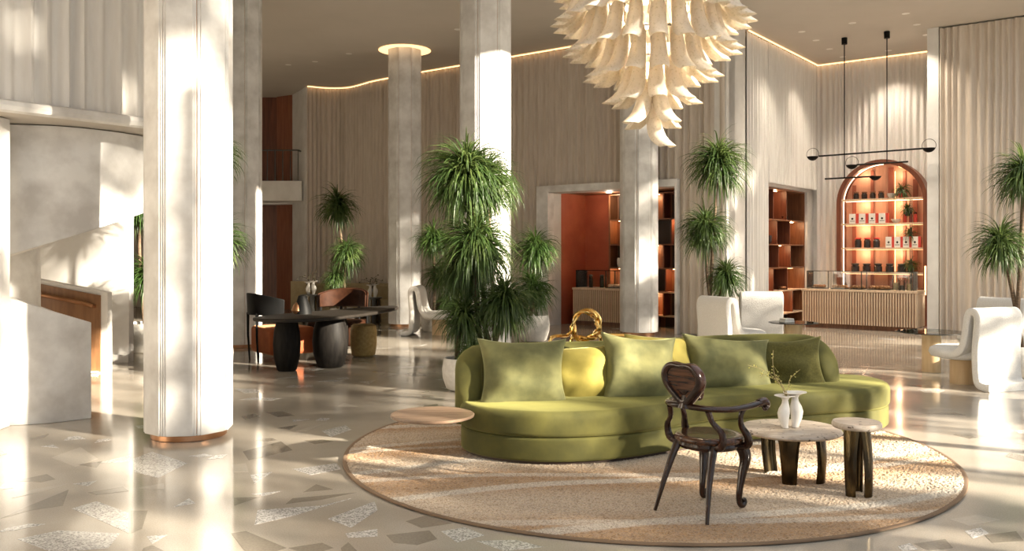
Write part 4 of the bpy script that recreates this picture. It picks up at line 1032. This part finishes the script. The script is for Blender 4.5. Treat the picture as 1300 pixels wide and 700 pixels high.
# ------------------------------------------------------------------ walnut shelf units
def shelf_unit(label, a, d, L, dep, hgt, zs, divs):
    """a: left front floor corner, d: direction along the front; n: into the wall"""
    ang = math.atan2(d.y, d.x); t = thing('shelf_unit', label, 'shelf', a, ang)
    B().box(L/2, dep-.015, 0, L, .03, hgt).o('back_panel', M['walnut'], t, smooth=0)
    for x in (.02, L-.02): B().box(x, dep/2, 0, .04, dep, hgt).o('side_panel', M['walnut'], t, smooth=0)
    for z in zs:
        B().box(L/2, dep/2, z-.03, L-.08, dep-.03, .03).o('shelf', M['oak'] if z < 1 else M['walnut'], t, smooth=0)
    B().box(L/2, dep/2, hgt-.03, L, dep, .03).o('top_panel', M['walnut'], t, smooth=0)
    zz = [0]+list(zs)+[hgt]
    for i, fr_ in enumerate(divs):
        z0, z1 = zz[i], zz[i+1]-.03
        xs = [0]+[f*L for f in fr_]+[L]
        for f in fr_: B().box(f*L, dep/2+.02, z0, .03, dep-.06, z1-z0).o('divider', M['redwood'], t, smooth=0)
        for k, (x0, x1) in enumerate(zip(xs, xs[1:])):
            if (i+k) % 2 == 0:
                l = bpy.data.lights.new('niche_glow', 'POINT'); l.energy = 4.5; l.color = (1, .62, .32); l.shadow_soft_size = .03
                lo = bpy.data.objects.new('niche_glow', l); C.objects.link(lo); lo.parent = t; lo.location = ((x0+x1)/2, dep*.4, z1-.07)
                B().box((x0+x1)/2, dep*.5, z1-.012, (x1-x0)*.5, .03, .010).o('light_strip', M['niche_led'], t, smooth=0)
            else: B().box((x0+x1)/2, dep-.045, z0, (x1-x0)*.75, .02, (z1-z0)*.98).o('dark_panel', M['sheet_dark'], t, smooth=0)
    return t
shelf_unit('walnut shelf unit in the alcove beside the coffee bar', P(-.16, 2.25), u2, 2.8, .45, 3.17, (.26, .80, 1.34, 1.88, 2.46), ((.5,), (.35, .75), (.3, .62), (.42, .7), (.38, .68), (.3, .6)))
shelf_unit('walnut shelf unit at the back of the red-walled doorway', P(-3.45, 1.17), u1, 2.35, .37, 3.05, (.26, .80, 1.34, 1.88, 2.46), ((.5,), (.25, .6, .86), (.3, .62, .84), (.25, .6, .88), (.3, .68, .85), (.3, .6, .86)))
for l, s, t, z, r, h in (('pale bowl on the alcove shelf', -.30, 2.75, 1.341, .10, .09), ('small dark pot on the alcove shelf below the top', -.30, 3.1, 1.881, .05, .2), ('low bowl on the upper alcove shelf', -.30, 4.0, 2.461, .09, .1), ('dark jar on the upper alcove shelf', -.3, 2.6, 2.461, .05, .12),
                         ('cream bowl on the doorway shelf seen past the column', -1.42, 1.25, .801, .13, .10), ('small copper jar on the doorway shelf seen past the column', -1.40, 1.25, 1.341, .05, .2), ('white patterned vase on the doorway shelf past the column', -1.42, 1.25, 1.881, .08, .30), ('dark bottle on the top doorway shelf past the column', -1.4, 1.25, 2.461, .04, .22), ('white box-like jar on the doorway shelf above the counter', -3.2, 1.25, 1.341, .06, .22), ('amber bowl on the low alcove shelf', -.3, 3.9, .801, .09, .08)):
    m = M['ceramic'] if ('pale' in l or 'cream' in l or 'white' in l) else (M['copper'] if ('copper' in l or 'amber' in l) else M['jar_dark'])
    o = B().lathe([(r*.5, 0), (r*.95, h*.35), (r, h*.8), (r*.85, h), (r*.7, h), (0, h*.3)], 20).o('bowl' if 'bowl' in l else 'jar', m, loc=P(s, t, z)); tag(o, l, 'bowl' if 'bowl' in l else 'jar')

# ------------------------------------------------------------------ pendant over the bar
pd = thing('pendant_lamp', 'black balanced-arm pendant lamp hanging above the coffee bar', 'lamp', (0, 0, 0))
R1, R2 = W(1072, 48, 5180/(320-48)), W(1126, 40, 5180/(320-40)); R1.z = R2.z = HC
def at_rod(R, py): return Vector((R.x, R.y, 1.7+(320-py)/1114*R.y))
dd = (R2-R1).normalized()
for R, e in ((R1, 227), (R2, 206)):
    B().lathe([(.06, 0), (.06, .14), (.02, .145)], 16, R.x, R.y, HC-.145).o('canopy', M['black'], pd)
    B().tube([R, at_rod(R, e)], .012, 8).o('rod', M['black'], pd)
def arm(a, b_, name='arm'): B().tube([a, b_], .018, 8).o(name, M['black'], pd)
A1, A2 = at_rod(R1, 196), at_rod(R2, 192); d1 = (A2-A1)/(A2-A1).length
La, Lb = A1-d1*.55, A2+d1*.72
arm(La, Lb)
A3 = at_rod(R1, 226); L3a, L3b = A3-dd*.42, A3+dd*.62; arm(L3a, L3b)
A4 = at_rod(R2, 207); L4a, L4b = A4-dd*.62, A4+dd*.42; arm(L4a, L4b)
for p in (La-dd*.14, Lb+dd*.10, L4a-dd*.10):
    B().tube([p+dd*(.135*math.cos(2*PI*k/40))+Vector((0, 0, .05+.135*math.sin(2*PI*k/40))) for k in range(40)], .006, 6, closed=True).o('globe_ring', M['steel'], pd)
for p in (La-dd*.14, Lb+dd*.10, L4a-dd*.10, L3b+dd*.02):
    B().lathe([(0, -.09), (.06, -.075), (.11, -.03), (.125, 0), (0, .005)], 20, p.x, p.y, p.z).o('dome_shade', M['black'], pd)

# ------------------------------------------------------------------ downlights
spots_px = [(443, 68), (400, 78), (581, 37), (366, 82), (1018, 40), (1036, 51), (1053, 62), (1070, 72), (1082, 29), (1150, 17), (1164, 31), (1176, 44), (1128, 64)]
tr_ = None; DLN = ['recessed downlight in the brown ceiling nearest the ceiling-lit column', 'recessed downlight in the brown ceiling midway between the halo and the far corner', 'recessed downlight in the brown ceiling beside the tall palm column', 'recessed downlight in the brown ceiling nearest the balcony corner']
DLN += ['recessed downlight by the cafe side wall, %s in that row from the chandelier' % w for w in ('first', 'second', 'third', 'fourth')]+['recessed downlight between the pendant canopies and the chandelier']+['recessed downlight beside the stone wall end, %s in that row from the front' % w for w in ('first', 'second', 'third')]+['recessed downlight over the bar, just below the second pendant canopy']
for i, (px, py) in enumerate(spots_px):
    Y = 5180/(320-py); p = W(px, py, Y)
    zone = 'brown ceiling far left of the chandelier' if px < 700 else 'pale ceiling above the coffee bar'
    if tr_ is None:
        tr_ = thing('downlight', DLN[i], 'lamp', (p.x, p.y, HC), 0, 'downlights in the brown ceiling')
        B().lathe([(.075, -.006), (.055, -.010), (.052, -.004)], 20).o('trim_ring', M['white_box'], tr_); B().lathe([(.05, -.005), (0, -.005)], 20).o('lens', M['spot'], tr_)
    if px > 1000 and i % 2 == 0 or px > 1120:
        l = bpy.data.lights.new('downlight_beam', 'SPOT'); l.energy = 260; l.color = (1, .86, .68); l.spot_size = 1.7; l.spot_blend = .8; l.shadow_soft_size = .05
        lo = bpy.data.objects.new('downlight_beam', l); C.objects.link(lo); lo.location = (p.x, p.y, HC-.02)
    if i: dup(tr_, (p.x, p.y, HC), 0, DLN[i], 'downlights in the brown ceiling' if px < 700 else 'downlights above the coffee bar')

# ------------------------------------------------------------------ trees outside the window wall (they throw the dappled shade)
M['tree_leaf'] = mat('tree_leaf', (.05, .10, .02), .6)
def garden_tree(label, c, rx, rz_, od, leaf, seed):
    rnd = random.Random(seed); c = Vector(c); b = B()
    n = int(od*PI*rx*rz_/(leaf*leaf*.36)); ncl = max(6, int(PI*rx*rz_*(2.6 if od < 1.5 else 5))); cl = []
    for k in range(ncl):
        v = Vector((rnd.gauss(0, 1), rnd.gauss(0, 1), rnd.gauss(0, 1))).normalized()*rnd.random()**.4
        cl.append(Vector((v.x*rx, v.y*rx, v.z*rz_+c.z)))
    for k in range(n):
        p = rnd.choice(cl)+Vector((rnd.gauss(0, .24), rnd.gauss(0, .24), rnd.gauss(0, .13)))
        a = Vector((rnd.gauss(0, 1), rnd.gauss(0, 1), rnd.gauss(0, 1))).normalized(); q = a.orthogonal().normalized(); L = leaf*rnd.uniform(.6, 1.3)
        b.add([p-a*L, p+q*L*.38, p+a*L, p-q*L*.38], [(0, 1, 2, 3)])
    stuff(b.o('leaf_crown', M['tree_leaf'], garden, smooth=0, loc=(c.x, c.y, 0)))
    B().tube([(0, 0, -.2), (.05, 0, c.z*.5), (0, .05, c.z)], [.09, .07, .04], 8).o('trunk', M['bark'], garden, loc=(c.x, c.y, 0))
garden = stuff(thing('garden_trees', 'leafy garden trees outside the sunny window wall, dappling the light', 'trees'))
SE, SD = Vector((.454, .891, 0)), Vector((.891, -.454, 0))
# (place along the wall, distance out, crown height, crown half width, half height, leaf cover)
TREES = [(.5, 10, 3.2, 1.3, 1.6, 2.2), (2.6, 10, 3.2, 1.2, 1.5, 2.2), (4.4, 10.5, 3.2, 1.1, 1.3, 2.0), (6.1, 10, 3.1, 1.1, 1.1, .9), (7.7, 10.3, 3.3, 1.1, 1.0, .6), (9.4, 10, 3.2, 1.1, 1.1, 1.0), (5.3, 12.0, 3.4, 1.0, .9, .9),
         (10.9, 10.6, 3.0, .9, 1.1, 1.8), (14.6, 10, 3.2, 1.1, 1.5, 1.8), (16.3, 10.4, 3.3, 1.1, 1.6, 1.6), (12.6, 14, 3.5, .9, .9, 1.4), (18.6, 11, 5.0, 1.3, 2.6, 1.8), (20.8, 11, 5.0, 1.4, 2.8, 1.8), (23.2, 11, 5.0, 1.4, 2.8, 1.6),
         (4.4, 12, 8.3, 1.6, 1.9, 1.4), (7.6, 12, 8.6, 1.6, 1.9, 1.4), (6.0, 13, 9.3, 1.3, 1.0, 1.2), (3.4, 11, 5.0, 1.2, .8, 1.6), (5.4, 11, 4.9, 1.1, .7, 1.3), (7.4, 11, 5.0, 1.2, .7, 1.5), (9.2, 11.4, 5.2, 1.2, .9, 1.9), (10.9, 11, 5.0, 1.0, .8, 1.8), (12.6, 11.4, 5.0, 1.1, .7, 1.6), (14.4, 11, 5.2, 1.1, 1.0, 1.8), (16.4, 11, 5.3, 1.1, 1.0, 1.8), (17.5, 11, 8.0, 1.6, 2.2, 1.8), (19.6, 12, 9.2, 1.8, 2.4, 2.2), (22.4, 12, 9.2, 1.8, 2.4, 2.2), (13.2, 10.5, 4.6, .9, .8, .5), (5.2, 12, 9.6, 1.3, .6, 3.0), (6.7, 12, 9.65, 1.1, .6, 3.0)]
for i, (l, a, z, rx, rz_, od) in enumerate(TREES):
    p = SE*l+SD*a; z += 1.15 if z < 6 else 1.3
    garden_tree('', (p.x, p.y, z), rx, rz_, od, .15, 40+i)

# lamp added to the red room ceiling to brighten its wall and counter
rl = thing('downlight', 'downlight added in the ceiling to brighten the red-walled doorway room', 'lamp', P(-3.3, .95, OH+.02), 0)
B().lathe([(.075, -.006), (.055, -.010), (.052, -.004)], 20).o('trim_ring', M['white_box'], rl); B().lathe([(.05, -.005), (0, -.005)], 20).o('lens', M['spot'], rl)
l = bpy.data.lights.new('downlight_beam', 'POINT'); l.energy = 15; l.color = (1, .85, .66); l.shadow_soft_size = .05
lo = bpy.data.objects.new('downlight_beam', l); C.objects.link(lo); lo.parent = rl; lo.location = (0, 0, -.12)
